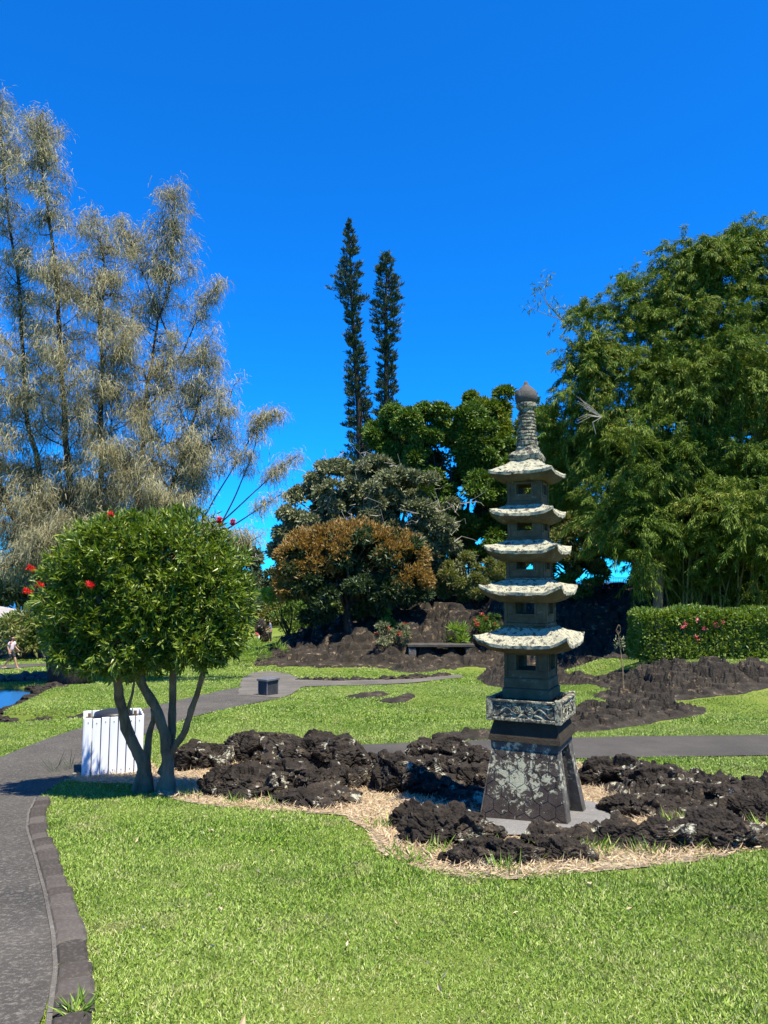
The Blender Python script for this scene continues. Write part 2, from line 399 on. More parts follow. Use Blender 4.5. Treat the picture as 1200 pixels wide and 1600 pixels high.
# ------------------------------------------------------------------ ground, water, paths
def make_ground():
    xs = np.concatenate([-np.geomspace(8, 320, 90)[::-1], np.linspace(-8, 8, 90)[1:-1], np.geomspace(8, 320, 90)])
    xs = np.unique(np.concatenate([xs, np.linspace(-16, -8, 60)]))
    ys = np.unique(np.concatenate([np.linspace(-40, 2, 20), np.linspace(2, 30, 170), np.geomspace(30, 118, 130)]))
    X, Y = np.meshgrid(xs, ys); Z = terrain(X, Y); nx, ny = len(xs), len(ys)
    me = bpy.data.meshes.new('ground'); V = np.stack([X, Y, Z], -1).reshape(-1, 3)
    i = np.arange(nx * ny).reshape(ny, nx); Fq = np.stack([i[:-1, :-1], i[:-1, 1:], i[1:, 1:], i[1:, :-1]], -1).reshape(-1, 4)
    me.vertices.add(len(V)); me.vertices.foreach_set('co', V.astype(np.float32).ravel()); me.loops.add(Fq.size); me.polygons.add(len(Fq))
    me.loops.foreach_set('vertex_index', Fq.astype(np.int32).ravel()); me.polygons.foreach_set('loop_start', np.arange(0, Fq.size, 4, dtype=np.int32))
    me.polygons.foreach_set('use_smooth', np.ones(len(Fq), bool)); me.update(calc_edges=True)
    struct(link('ground', me, M['ground']))
make_ground()
def flat(name, x0, x1, y0, y1, z, mat):
    mb = MB(); mb.add([(x0, y0, z), (x1, y0, z), (x1, y1, z), (x0, y1, z)], [[0, 1, 2, 3]]); return struct(mb.build(name, mat))
flat('pond_water', -60, -7.0, 17.6, 29.2, POND_Z, M['pond'])
flat('sea', -9000, 9000, 96, 16000, CZ - 5.3, M['sea'])

def resample(pts, n):
    p = np.asarray(pts, float); s = np.r_[0, np.cumsum(np.hypot(*np.diff(p, axis=0).T))]; t = np.linspace(0, s[-1], n)
    return np.c_[np.interp(t, s, p[:, 0]), np.interp(t, s, p[:, 1])]
def smooth(p, k=2):
    p = np.asarray(p, float)
    for _ in range(k): q = p.copy(); q[1:-1] = (p[:-2] + 2 * p[1:-1] + p[2:]) / 4; p = q
    return p
def strip(name, L, R, off, mat, n=90, m=7):
    L = smooth(resample(L, n), 3); R = smooth(resample(R, n), 3); t = np.linspace(0, 1, m)
    Q = L[:, None, :] * (1 - t)[None, :, None] + R[:, None, :] * t[None, :, None]; z = terrain(Q[..., 0], Q[..., 1]) + off
    mb = MB(); V = np.dstack([Q, z]).reshape(-1, 3); Fs = [[i * m + k, i * m + k + 1, (i + 1) * m + k + 1, (i + 1) * m + k] for i in range(n - 1) for k in range(m - 1)]
    mb.add(V, Fs); return struct(mb.build(name, mat, smooth=True)), np.r_[L, R[::-1]]
def sheet(name, poly, off, mat, cuts=4, jag=0.0, seed=3):
    poly = resample(list(poly) + [poly[0]], 90)[:-1]
    if jag: poly = poly + jag * np.c_[fbm(np.c_[poly * 2.2, poly[:, 0] * 0], 3, seed), fbm(np.c_[poly * 2.2, poly[:, 0] * 0], 3, seed + 9)] * 2
    bm = bmesh.new(); f = bm.faces.new([bm.verts.new((a, b, 0)) for a, b in poly]); bmesh.ops.triangulate(bm, faces=[f])
    for _ in range(cuts):
        e = [e for e in bm.edges if e.calc_length() > .45]
        if not e: break
        bmesh.ops.subdivide_edges(bm, edges=e, cuts=1); bmesh.ops.triangulate(bm, faces=[f for f in bm.faces if len(f.verts) > 3])
    bm.verts.ensure_lookup_table(); xy = np.array([(v.co.x, v.co.y) for v in bm.verts]); z = terrain(xy[:, 0], xy[:, 1]) + off
    for v, q in zip(bm.verts, z): v.co.z = q
    bm.normal_update()
    for fc in bm.faces:
        if fc.normal.z < 0: fc.normal_flip()
    me = bpy.data.meshes.new(name); bm.to_mesh(me); bm.free(); return link(name, me, mat), poly

kerb_in_px = [(74, 1625), (80, 1573), (87, 1523), (83, 1467), (70, 1400), (54, 1340), (42, 1300), (44, 1275), (56, 1250), (88, 1228), (128, 1208), (180, 1180), (217, 1152), (300, 1121), (400, 1099), (442, 1091)]
Rw = [tuple(G(*p)[:2]) for p in kerb_in_px]; Rw = [(Rw[0][0] + .5, -6.0), (Rw[0][0] + .1, 1.0)] + Rw
Lw = [(x - 2.7, y) for x, y in Rw[:8]] + [tuple(G(*p)[:2]) for p in [(-230, 1262), (-110, 1225), (0, 1185), (60, 1160), (125, 1139), (215, 1111), (300, 1090), (385, 1073), (420, 1066)]]
path_o, PATH = strip('path', Lw, Rw, .022, M['asphalt'])
cross_L = Gp([(1900, 1135), (1500, 1141), (1200, 1150), (900, 1154), (700, 1160), (540, 1166), (400, 1171), (330, 1173)])
cross_R = Gp([(1900, 1164), (1500, 1172), (1200, 1182), (900, 1187), (700, 1190), (540, 1193), (400, 1190), (330, 1184)])
cross_o, CROSS = strip('cross_path', cross_L, cross_R, .024, M['asphalt2'])
gp = Gp([(372, 1087), (378, 1062), (395, 1052), (425, 1049), (452, 1054), (470, 1062), (540, 1064), (640, 1061), (720, 1055), (724, 1059), (645, 1068), (540, 1072), (474, 1074), (462, 1082), (440, 1092)])
gravel_o, GRAV = sheet('gravel_path', gp, .03, M['gravel'], 4, .05); struct(gravel_o)
walk = Gp([(-160, 1056), (-60, 1049), (0, 1046), (40, 1043), (75, 1041), (78, 1037), (40, 1038), (0, 1040), (-60, 1043), (-160, 1047)])
w_o, WALK = sheet('far_path', walk, .03, M['asphalt']); struct(w_o)
straw_px = [(245, 1246), (330, 1260), (440, 1272), (540, 1272), (585, 1300), (612, 1345), (690, 1370), (800, 1375), (950, 1362), (1080, 1348), (1210, 1330), (1330, 1320), (1330, 1250), (1200, 1232), (1050, 1216), (920, 1196), (780, 1192), (600, 1192), (420, 1192), (300, 1192), (250, 1212)]
straw_o, STRAW = sheet('dry_ground', Gp(straw_px), .012, M['straw_ground'], 4, .06); struct(straw_o)
box_px = [(108, 1222), (104, 1208), (135, 1192), (235, 1192), (262, 1215), (245, 1242), (200, 1226)]
straw2_o, STRAW2 = sheet('dry_ground_by_bin', Gp(box_px), .014, M['straw_ground'], 3, .04); struct(straw2_o); straw2_o.name = 'dry_ground'
pad_c = G(838, 1282)
pad_px = [(742, 1284), (752, 1302), (790, 1312), (860, 1314), (925, 1306), (962, 1285), (955, 1268), (920, 1258), (780, 1258)]
pad_o, PAD = sheet('concrete_pad', Gp(pad_px), .05, M['concrete'], 4, .015); struct(pad_o)

# ---- kerb stones along the near path, each its own piece
r = rng(11)
KI = smooth(resample([q for q in Rw if q[1] > 2.4][:9], 200), 2)
seg = np.r_[0, np.cumsum(np.hypot(*np.diff(KI, axis=0).T))]; s = 0.0; ki = 0; KERB_OUT = []
kp = ['mossy', 'worn', 'plain', 'chipped']
while s < seg[-1] - .1:
    ln = r.uniform(.15, .34); a = np.array([np.interp(s + .006, seg, KI[:, k]) for k in (0, 1)]); b = np.array([np.interp(min(s + ln, seg[-1]), seg, KI[:, k]) for k in (0, 1)])
    d = b - a; nn = np.array([d[1], -d[0]]) / np.hypot(*d); wd = r.uniform(.165, .195)
    c = (a + b) / 2 + nn * wd / 2; KERB_OUT.append(c + nn * wd / 2)
    mb = MB(); mb.box((0, 0, 0), (np.hypot(*d), wd, .12), math.atan2(d[1], d[0]) + r.uniform(-.03, .03), bev=.022)
    o = mb.build('kerb_stone', M['kerb'], None, loc=(c[0], c[1], tz(*c) - .028 + r.uniform(0, .016)), rough=.007, rscale=5, seed=ki)
    o.rotation_euler = (r.uniform(-.03, .03), r.uniform(-.03, .03), 0)
    tag(o, 'brown grey stone block set in the kerb between the asphalt path and the lawn', 'kerb stone', 'kerb stones edging the asphalt path'); s += ln + r.uniform(.022, .036); ki += 1
KERB = np.array([tuple(p) for p in KI] + [tuple(p) for p in KERB_OUT[::-1]])

mo_, _ = strip('path_edge', KI + np.array([-.014, 0]), KI + np.array([.012, 0]), .030, M['gravel'], 120, 3)

# ------------------------------------------------------------------ lava
def lava_patch(name, poly, h, label, mat, res=.12, seed=1, edge=.8, cat='lava outcrop', rough=.12, cell=.7, group=None, jag=.25, bias=0., step=.13):
    poly = resample(list(poly) + [poly[0]], 80)[:-1]
    lo = poly.min(0) - .4; hi = poly.max(0) + .4; xs = np.arange(lo[0], hi[0], res); ys = np.arange(lo[1], hi[1], res); X, Y = np.meshgrid(xs, ys); x, y = X.ravel(), Y.ravel()
    jx = jag * fbm(np.c_[x / 1.1, y / 1.1, x * 0], 3, seed + 3); jy = jag * fbm(np.c_[x / 1.1, y / 1.1, x * 0], 3, seed + 5)
    sd = sdist(x + jx, y + jy, poly)
    p = np.c_[x, y, x * 0 + seed * 3.1]; f1, f2, cid = voro(np.c_[x / cell, y / cell + .35 * fbm(p * .8, 2, seed), p[:, 2]], seed)
    crack = np.clip((f2 - f1) / .22, 0, 1); rd = 1 - np.abs(fbm(p * np.array([1.1, 1.6, 1]) / cell * .8, 4, seed + 7)) * 2
    e1, e2, c2 = voro(np.c_[x / cell * 2.7, y / cell * 2.7 + .3 * fbm(p * 2, 2, seed + 8), p[:, 2]], seed + 4); crack2 = np.clip((e2 - e1) / .25, 0, 1)
    t = sstep(0, edge, sd); H = h * t * (.7 + .35 * fbm(p * .55, 3, seed) + .2 * cid)
    H = np.where(sd > 0, H + rough * t * (rd * .45 + fbm(p * 5 / cell * .7, 4, seed + 2, .62) * 1.15) - rough * (1 - crack) * 1.6 * t + rough * t * ((c2 - .5) * .7 + (cid - .5) * .5 - (1 - crack2) * .45) + .05 * np.clip(sd / .15, 0, 1), -.12 + np.maximum(sd, -.6) * .4)
    tz0 = terrain(x, y); zz = tz0 + H + bias * t + .25 * step * fbm(np.c_[x * .9, y * 2.2, x * 0], 3, seed + 15)      # broken ledges
    zf = zz / step; fl = np.floor(zf); fr = zf - fl; zz = np.where(sd > .1, (fl + sstep(.62, .98, fr)) * step * .75 + zz * .25 + .03 * rough / .15 * fbm(p * 7, 4, seed + 17, .65), zz)
    z = np.where(sd > .05, np.maximum(zz, tz0 + .03), tz0 + H)
    # a little sideways roughness so that faces overhang
    k = res * .35 * t; x = x + k * fbm(p * 3, 2, seed + 11) * 2; y = y + k * fbm(p * 3, 2, seed + 12) * 2
    i = np.arange(len(x)).reshape(X.shape); keep = (sd > -.35).reshape(X.shape)
    q = keep[:-1, :-1] & keep[:-1, 1:] & keep[1:, :-1] & keep[1:, 1:]; Fq = np.stack([i[:-1, :-1], i[:-1, 1:], i[1:, 1:], i[1:, :-1]], -1)[q]
    V = np.c_[x, y, z]; used = np.unique(Fq); mp = np.full(len(V), -1); mp[used] = np.arange(len(used)); c = np.r_[poly.mean(0), 0]; c[2] = tz(c[0], c[1])
    mb = MB(); mb.add(V[used] - c, mp[Fq]); o = mb.build(name, mat, loc=c, smooth=False)
    if label: tag(o, label, cat, group)
    return o, poly
LAVA_POLYS = []
def outcrop(px, *a, **k):
    o, p = lava_patch('lava_outcrop', Gp(px), *a, **k); LAVA_POLYS.append(p); return o
outcrop([(914, 1068), (942, 1054), (1002, 1046), (1115, 1040), (1200, 1037), (1400, 1034), (1400, 1070), (1200, 1080), (1160, 1086), (1087, 1095), (1030, 1097), (945, 1095), (928, 1086), (960, 1078)], .33, 'long dark lava outcrop spread below the clipped hedge', M['lava_far'], .05, 21, 1.0, rough=.17, cell=.8)
outcrop([(855, 1118), (897, 1112), (959, 1106), (1101, 1104), (1104, 1117), (1030, 1131), (945, 1143), (860, 1147), (800, 1147)], .34, 'low dark lava outcrop beside the cross path right of the pagoda', M['lava_far'], .05, 22, .6, rough=.12, cell=.6)
outcrop([(672, 1146), (760, 1140), (800, 1142), (800, 1155), (740, 1157), (690, 1154)], .05, 'thin flat lava sheet in the grass left of the pagoda waist', M['lava_far'], .08, 23, .3, rough=.04, cell=.5)
outcrop([(742, 1062), (760, 1054), (800, 1052), (930, 1056), (935, 1066), (860, 1070), (800, 1078), (760, 1072)], .5, 'jagged low lava outcrop directly behind the pagoda lantern opening', M['lava_far'], .08, 24, .6, rough=.14, cell=.7)
outcrop([(535, 1090), (575, 1084), (610, 1085), (600, 1090), (560, 1093)], .12, 'small flat lava slab in the lawn right of the stone bench', M['lava_far'], .1, 25, .4, rough=.05, cell=.5)
outcrop([(585, 1096), (640, 1085), (655, 1088), (640, 1097), (610, 1101)], .12, 'flat pointed lava slab in the lawn nearer the pagoda', M['lava_far'], .1, 26, .4, rough=.05, cell=.5)
outcrop([(395, 1034), (405, 1021), (440, 1013), (520, 1010), (590, 1014), (600, 1026), (570, 1033), (490, 1036), (430, 1037)], 1.05, 'broad rounded lava mound left of the red flowering shrub', M['lava_far'], .13, 27, 3.0, rough=.18, cell=1.4, step=.24)
outcrop([(600, 1045), (640, 1030), (700, 1026), (720, 1034), (690, 1046), (640, 1052)], .3, 'scattered flat lava rubble in the far lawn', M['lava_far'], .16, 28, .8, rough=.2, cell=.8)
outcrop([(720, 1033), (780, 1027), (900, 1026), (1010, 1025), (1010, 1031), (860, 1033), (760, 1039)], .35, 'strip of lava rubble at the foot of the lava hill', M['lava_far'], .16, 29, .8, rough=.2, cell=.8)
# the lava hill behind
hp = [(-7.0, 40.5), (-5.5, 38.6), (-1, 38.0), (4, 37.6), (10, 36.6), (13.6, 35.2), (22, 35), (34, 36), (36, 60), (16, 66), (3, 66), (-4, 62), (-7.4, 52)]
lava_patch('lava_hill', hp, .55, 'dark rugged lava hill rising behind the lawn under the trees', M['lava_hill'], .17, 31, 1.5, rough=.30, cell=1.7, jag=.8, step=.42)
lava_patch('lava_ledge', Gp([(600, 1024), (625, 992), (700, 975), (780, 972), (850, 985), (850, 1012), (770, 1018), (690, 1018)]), .9, 'brown lava ledge behind the plank footbridge', M['lava_hill'], .12, 33, 1.0, rough=.3, cell=1.1, jag=.3, step=.3)
lava_patch('lava_field', Gp([(905, 1220), (930, 1196), (1000, 1200), (1090, 1222), (1180, 1238), (1330, 1256), (1330, 1300), (1200, 1296), (1150, 1290), (1100, 1285), (1010, 1292), (985, 1262), (965, 1268), (930, 1236)]), .24, 'rough lava field running right from behind the pagoda base', M['lava'], .05, 34, .5, rough=.10, cell=.45, jag=.15)
lava_patch('lava_bed', Gp([(640, 1240), (700, 1205), (780, 1200), (790, 1262), (742, 1284), (690, 1262)]), .10, 'low dark lava bed in the shade left of the pagoda base', M['lava'], .05, 35, .3, rough=.06, cell=.4, jag=.1)

_ico = {}
def ico(sub):
    if sub not in _ico:
        bm = bmesh.new(); bmesh.ops.create_icosphere(bm, subdivisions=sub, radius=1); _ico[sub] = (np.array([v.co[:] for v in bm.verts]), [[v.index for v in f.verts] for f in bm.faces]); bm.free()
    return _ico[sub]
def boulder(name, c, size, seed, mat, label, cat='rock', group=None, sub=5, sink=.25, cell=.42, lump=.16, rough=.05, rz=None):
    r = rng(seed); V, Fs = ico(sub); n = V.copy(); size = np.asarray(size, float); S = size.mean()
    sq = V / ((np.abs(V) ** 3).sum(1) ** (1 / 3))[:, None]
    for _ in range(11):          # broken planes
        cn = unit(r.normal(size=3) * np.array([1, 1, .8])); hh = r.uniform(.62, .92); e = sq @ cn - hh; sq = sq - cn * (np.maximum(e, 0) * .88)[:, None]
    p = sq * size / 2 * 1.36
    pw = p + .06 * S * np.c_[fbm(p / S * 3 + seed, 3, seed + 1), fbm(p / S * 3 + seed, 3, seed + 2), fbm(p / S * 3 + seed, 3, seed + 4)]
    f1, f2, cid = voro(pw / (cell * S) + seed * 1.7, seed); g = np.clip((f2 - f1) / .10, 0, 1); h1_, h2_, c2 = voro(pw / (cell * S * .38) + seed, seed + 6); g2 = np.clip((h2_ - h1_) / .2, 0, 1)
    d = lump * S * ((cid - .5) * 1.7 + (.5 - f1) * .12) - .07 * S * (1 - g) ** 2 + .20 * S * fbm(p / S * 1.3 + seed, 3, seed) + .05 * S * (c2 - .5) - .022 * S * (1 - g2)
    ru = fbm(p * 11 + seed, 5, seed + 3, .7); d = d + rough * .75 * ru
    p = p + n * d[:, None]; a = r.uniform(0, 6.28) if rz is None else rz; ca, sa = math.cos(a), math.sin(a)
    if rz is None: a = r.uniform(-.35, .35); ca, sa = math.cos(a), math.sin(a)
    p = np.c_[p[:, 0] * ca - p[:, 1] * sa, p[:, 0] * sa + p[:, 1] * ca, p[:, 2]]
    mb = MB(); mb.add(p, Fs); z = tz(c[0], c[1]); return tag(mb.build(name, mat, None, loc=(c[0], c[1], z + size[2] * (.5 - sink))), label, cat, group)
# foreground rocks: (x0, x1, top, bottom in the photograph, label)
ROCKS = [
 (262, 352, 1164, 1206, 'black lava rock in tree shade just right of the bottlebrush trunk'),
 (352, 452, 1147, 1196, 'tall dark lava rock at the back left of the left pile'),
 (440, 560, 1150, 1214, 'largest dark lava rock of the left pile with a white lichen crest'),
 (314, 356, 1192, 1254, 'small squarish lava rock at the left end of the pile with pale lichen'),
 (346, 442, 1196, 1254, 'cracked blocky lava rock at the front left of the pile'),
 (400, 480, 1190, 1244, 'dark lava rock in the middle of the left pile'),
 (470, 530, 1196, 1250, 'narrow lava rock wedged right of the middle of the left pile'),
 (510, 572, 1194, 1240, 'lava rock with a white lichen spot at the right end of the left pile'),
 (448, 548, 1236, 1262, 'flat low lava slab in front of the left pile'),
 (562, 606, 1182, 1212, 'small lava rock in the gap between the two piles'),
 (588, 664, 1172, 1250, 'knobbly lava rock at the left end of the middle pile'),
 (630, 724, 1180, 1224, 'dark lava rock lying across the top of the middle pile'),
 (660, 750, 1160, 1198, 'lava rock capped with white lichen at the back of the middle pile'),
 (716, 792, 1164, 1222, 'dark lava rock touching the left edge of the pagoda base'),
 (640, 714, 1210, 1252, 'lava rock with one pale lichen spot low in the middle pile'),
 (706, 774, 1204, 1246, 'brownish lava rock in front of the pagoda base left edge'),
 (618, 666, 1248, 1306, 'upright dark lava rock at the left corner of the front row'),
 (652, 770, 1262, 1328, 'big cracked lava rock in the front row left of the pagoda'),
 (706, 772, 1318, 1354, 'small black lava rock at the very front left of the row'),
 (752, 828, 1308, 1356, 'front lava rock under the left corner of the pagoda base'),
 (826, 912, 1300, 1332, 'low lava rock in front of the middle of the pagoda base'),
 (836, 918, 1322, 1348, 'flat brown lava slab half buried in straw before the pagoda'),
 (902, 1070, 1284, 1330, 'long lava rock lying in front of the right side of the pagoda'),
 (1064, 1190, 1280, 1332, 'triangular lava rock with a pale crest at the front right'),
 (912, 1000, 1186, 1236, 'lumpy lava rock with white specks right of the pagoda base'),
 (985, 1062, 1204, 1250, 'rounded lava rock near the grass edge in the right field'),
 (1092, 1172, 1222, 1274, 'pointed lava slab standing in the right field'),
 (1166, 1240, 1246, 1296, 'lava rock at the right edge of the photo'),
 (1008, 1098, 1234, 1272, 'low brown lava rock in the middle of the right field'),
 (968, 1040, 1244, 1284, 'smooth dark lava rock beside the concrete pad'),
 (1150, 1210, 1222, 1262, 'small lava rock behind the right edge boulder'),
]
for k, (x0, x1, y0, y1, lab) in enumerate(ROCKS):
    b = G((x0 + x1) / 2, y1 - .14 * (y1 - y0)); kx = b[1] / F; w = (x1 - x0) * kx * 1.06; h = (y1 - y0) * kx * .80
    front = y1 > 1325; dep = min(max(w * .8, .3), .42 if front else .8); c = (b[0], b[1] + dep * (.1 if front else .25)); h = max(h * (.78 if front else (.76 if x0 > 900 else .80)), .13)
    boulder('lava_rock', c, (w, dep, h * 1.25), 100 + k, M['lava'], lab, 'rock', 'lava rocks around the pagoda', 6 if w > .35 else 5, .22, .34, .15, .045)
# pond bank rocks
r = rng(5); pp = resample(POND[1:8], 30)
bl = 'dark rock in the bank between the pond and the grass point'
for k, (x, y) in enumerate(pp):
    w = r.uniform(.35, .7); boulder('bank_rock', (x + r.uniform(-.12, .12), y + r.uniform(-.12, .12)), (w, w * .7, w * .45), 300 + k, M['lava_far'], bl, 'rock', 'rocks edging the pond', 4, .4, .4, .14, .04)
fb = resample(Gp([(-140, 1072), (-60, 1070), (0, 1066), (40, 1064), (75, 1062)]), 22)
for k, (x, y) in enumerate(fb):
    w = r.uniform(.4, .9); boulder('bank_rock', (x + r.uniform(-.1, .1), y + r.uniform(-.4, .5)), (w, w * .7, w * .5), 340 + k, M['bank'], 'pale grey rock along the far pond bank below the walking person', 'rock', 'pale rocks on the far pond bank', 4, .3, .4, .14, .04)
gs = resample(Gp([(466, 1063), (540, 1064.5), (640, 1061.5), (700, 1056)]), 30)
for k, (x, y) in enumerate(gs):
    w = r.uniform(.2, .5); boulder('edging_stone', (x, y + r.uniform(-.1, .1)), (w, w * .7, w * .5), 380 + k, M['lava_far'], 'small dark stone edging the far gravel path', 'stone', 'stones edging the gravel path', 3, .4, .4, .14, .03)
for k, (u, v, w) in enumerate([(20, 1030, 2.2), (52, 1028, 2.6), (84, 1030, 2.0), (-20, 1030, 2.4)]):
    g = G(u, v); boulder('boulder', (g[0], g[1] + 1), (w, 1.4, .95), 420 + k, M['bank'], ['grey lava boulder behind the walking person', 'wide grey boulder left of the ironwood trunk', 'grey boulder partly behind the ironwood trunk', 'grey boulder at the left photo edge'][k], 'rock', None, 5, .2, .35, .14, .08)
for k in range(16):
    u = 360 + k * 9; g = P(u, 948, 86); w = r.uniform(.8, 1.7); boulder('shore_rock', (g[0], 86 + r.uniform(-2, 2)), (w, w, w * .8), 440 + k, M['bank'], 'pale rock of the distant shore seen under the trees', 'rock', 'rocks along the distant shore', 3, .2)

# ------------------------------------------------------------------ stone pagoda
def stone(name, dark, mid, lich, pale, sc=3.0, th=.56, wid=.06, bump=.6, zc=None):
    t = NT(name); f = t.noise(sc * 1.3, 8, .65); c = t.ramp(f, [(.3, dark), (.7, mid)])
    nz = t.noise(sc * 2.6, 10, .72, None, .6)
    if zc is not None:          # lichen grows thickest in a belt round the middle of the base
        sx = t.n('ShaderNodeSeparateXYZ'); t.l(t.co.outputs['Object'], sx.inputs[0]); q = t.math('ABSOLUTE', t.math('SUBTRACT', sx.outputs[2], zc)); q = t.math('MULTIPLY', q, .36); nz = t.math('SUBTRACT', nz, q)
        q = t.math('MULTIPLY', t.math('ABSOLUTE', t.math('ADD', sx.outputs[0], .06)), .22); nz = t.math('SUBTRACT', t.math('ADD', nz, .06), q)
    a = t.ramp(nz, [(th, 0.0), (th + wid, 1.0)]); a = t.math('MULTIPLY', a, lich)
    pc = t.ramp(t.noise(sc * 9, 5, .6), [(.35, pale), (.7, tuple(min(1, x * 1.35) for x in pale))]); c = t.mix(a, c, pc)
    b = t.bump(t.noise(sc * 14, 8, .7), bump, .02); b = t.bump(t.noise(sc * 40, 4, .7), .4, .006, b)
    return t.fin(c, .92, b, .15)
M['stone'] = stone('pagoda_stone', (.062, .048, .027), (.14, .113, .068), .6, (.24, .23, .16), 4, .60)
M['stone_dark'] = stone('pagoda_cap_stone', (.03, .023, .015), (.055, .044, .03), .3, (.10, .10, .09), 3, .66)
M['rooftop'] = stone('pagoda_roof_lichen', (.06, .056, .046), (.15, .142, .115), 1.0, (.43, .41, .285), 8, .42, .07, 1.2)
M['carved'] = stone('pagoda_carved_stone', (.06, .056, .045), (.13, .122, .098), .95, (.36, .345, .235), 8, .49, .05, 1.0)
M['hex'] = stone('pagoda_hex_tiles', (.036, .028, .023), (.078, .064, .054), .95, (.33, .33, .225), 6, .49, .03, .7, .50)
M['grout'] = stone('pagoda_base_slab', (.05, .046, .04), (.12, .112, .095), .95, (.40, .39, .27), 6, .45, .08, .5, .50)
M['ball'] = stone('pagoda_finial', (.06, .055, .05), (.11, .10, .088), .8, (.36, .35, .3), 4, .6, .08, .6)
pb = G(828, 1281); PY = pb[1] + .12
bx_, by_ = pb[0] * PY / pb[1], PY; KP = PY / math.cos(0) / F * 1.0
def kz(v): return P(828, v, PY)[2]
gz = tz(bx_, by_) + .05; axis_x = P(831, 1100, PY)[0]
PROT = rad(-25.0)
pag = thing('stone_pagoda', 'tall five roofed grey stone pagoda with lichened eaves on a tapered hexagon tiled base', 'pagoda', (axis_x, PY, gz), PROT)
k1 = math.hypot(PY, axis_x) / F * .985
def hz(v): return kz(v) - gz
def ringbox(mb, w0, w1, z0, z1, wi0=None, wi1=None, m=0):      # square frustum, solid
    a, b = w0 / 2, w1 / 2
    mb.add([(-a, -a, z0), (a, -a, z0), (a, a, z0), (-a, a, z0), (-b, -b, z1), (b, -b, z1), (b, b, z1), (-b, b, z1)], [[3, 2, 1, 0], [4, 5, 6, 7]] + [[q, (q + 1) % 4, 4 + (q + 1) % 4, 4 + q] for q in range(4)], m)
def clip_poly(poly, a, b, c):      # keep a*x+b*y<=c
    out = []
    for i in range(len(poly)):
        p, q = poly[i], poly[(i + 1) % len(poly)]; dp, dq = a * p[0] + b * p[1] - c, a * q[0] + b * q[1] - c
        if dp <= 0: out.append(p)
        if dp * dq < 0: t = dp / (dp - dq); out.append((p[0] + (q[0] - p[0]) * t, p[1] + (q[1] - p[1]) * t))
    return out
wb, wt = 131 * k1, 98 * k1; z0, z1 = -.03, hz(1162)
# four slabs (front, back; left and right are recessed rubble)
def slab(sgn):
    mb = MB(); th = .17; sl = (wb - wt) / 2 / (z1 - z0)
    def Mf(a, b, h): return (a * (1 if sgn > 0 else -1), sgn * (-(wb / 2) + (b - z0) * sl + h), b)
    trap = [(-wb / 2, z0), (wb / 2, z0), (wt / 2, z1), (-wt / 2, z1)]
    mb.prism(trap[::-1], 0.0, th, Mf, 0)
    hs_ = 22.6 * k1 / math.sqrt(3); dx = math.sqrt(3) * hs_; dy = 1.5 * hs_; L = math.hypot(sl, 1)
    bw = .018
    for j in range(-1, 9):
        for i in range(-5, 6):
            cx = i * dx + (dx / 2 if j % 2 else 0) + .01; cy = z0 + .06 + j * dy
            poly = [(cx + hs_ * .945 * math.sin(q * math.pi / 3), cy + hs_ * .945 * math.cos(q * math.pi / 3)) for q in range(6)]
            for (a, b, c) in ((0, 1, z1 - .012), (0, -1, -z0 - .012), (1, sl, wb / 2 + z0 * sl - bw), (-1, sl, wb / 2 + z0 * sl - bw)): 
                poly = clip_poly(poly, a, b, c) if poly else poly
            if len(poly) >= 3:
                mb.prism(poly[::-1], -.010, .004, Mf, 1)
    for sx in (-1, 1):
        e = [(sx * wb / 2, z0), (sx * (wb / 2 - bw + .004), z0), (sx * (wt / 2 - bw + .004), z1), (sx * wt / 2, z1)]
        mb.prism(e[::-1] if sx < 0 else e, -.012, .003, Mf, 0)
    return mb
slab(1).build('base_slab', [M['grout'], M['hex']], pag, rough=.003, rscale=12); slab(-1).build('base_slab', [M['grout'], M['hex']], pag, rough=.003, rscale=12)
V, Fs = ico(5); core = np.sign(V) * np.abs(V) ** .35; zz = (core[:, 2] + 1) / 2; sc_ = (wb * .40) * (1 - zz) + (wt * .40) * zz
cv = np.c_[core[:, 0] * sc_, core[:, 1] * (wb * .5 - .15), z0 + zz * (z1 - z0)]; cv[:, :2] += .035 * np.c_[fbm(cv * 7, 4, 3), fbm(cv * 7, 4, 9)]
MB().add(cv, Fs).build('rubble_core', M['lava'], pag)
mb = MB(); zc1, zc2 = hz(1150), hz(1126); zc3 = hz(1119)
ringbox(mb, wt * 1.015, wt * 1.03, z1, zc1); mb.build('base_collar', M['grout'], pag)
mb = MB(); ringbox(mb, 107 * k1, 105 * k1, zc1, hz(1143)); ringbox(mb, 105 * k1, 92 * k1, hz(1143), hz(1119)); ringbox(mb, 84 * k1, 84 * k1, hz(1119), hz(1113)); mb.build('cap_block', M['stone_dark'], pag, rough=.004)
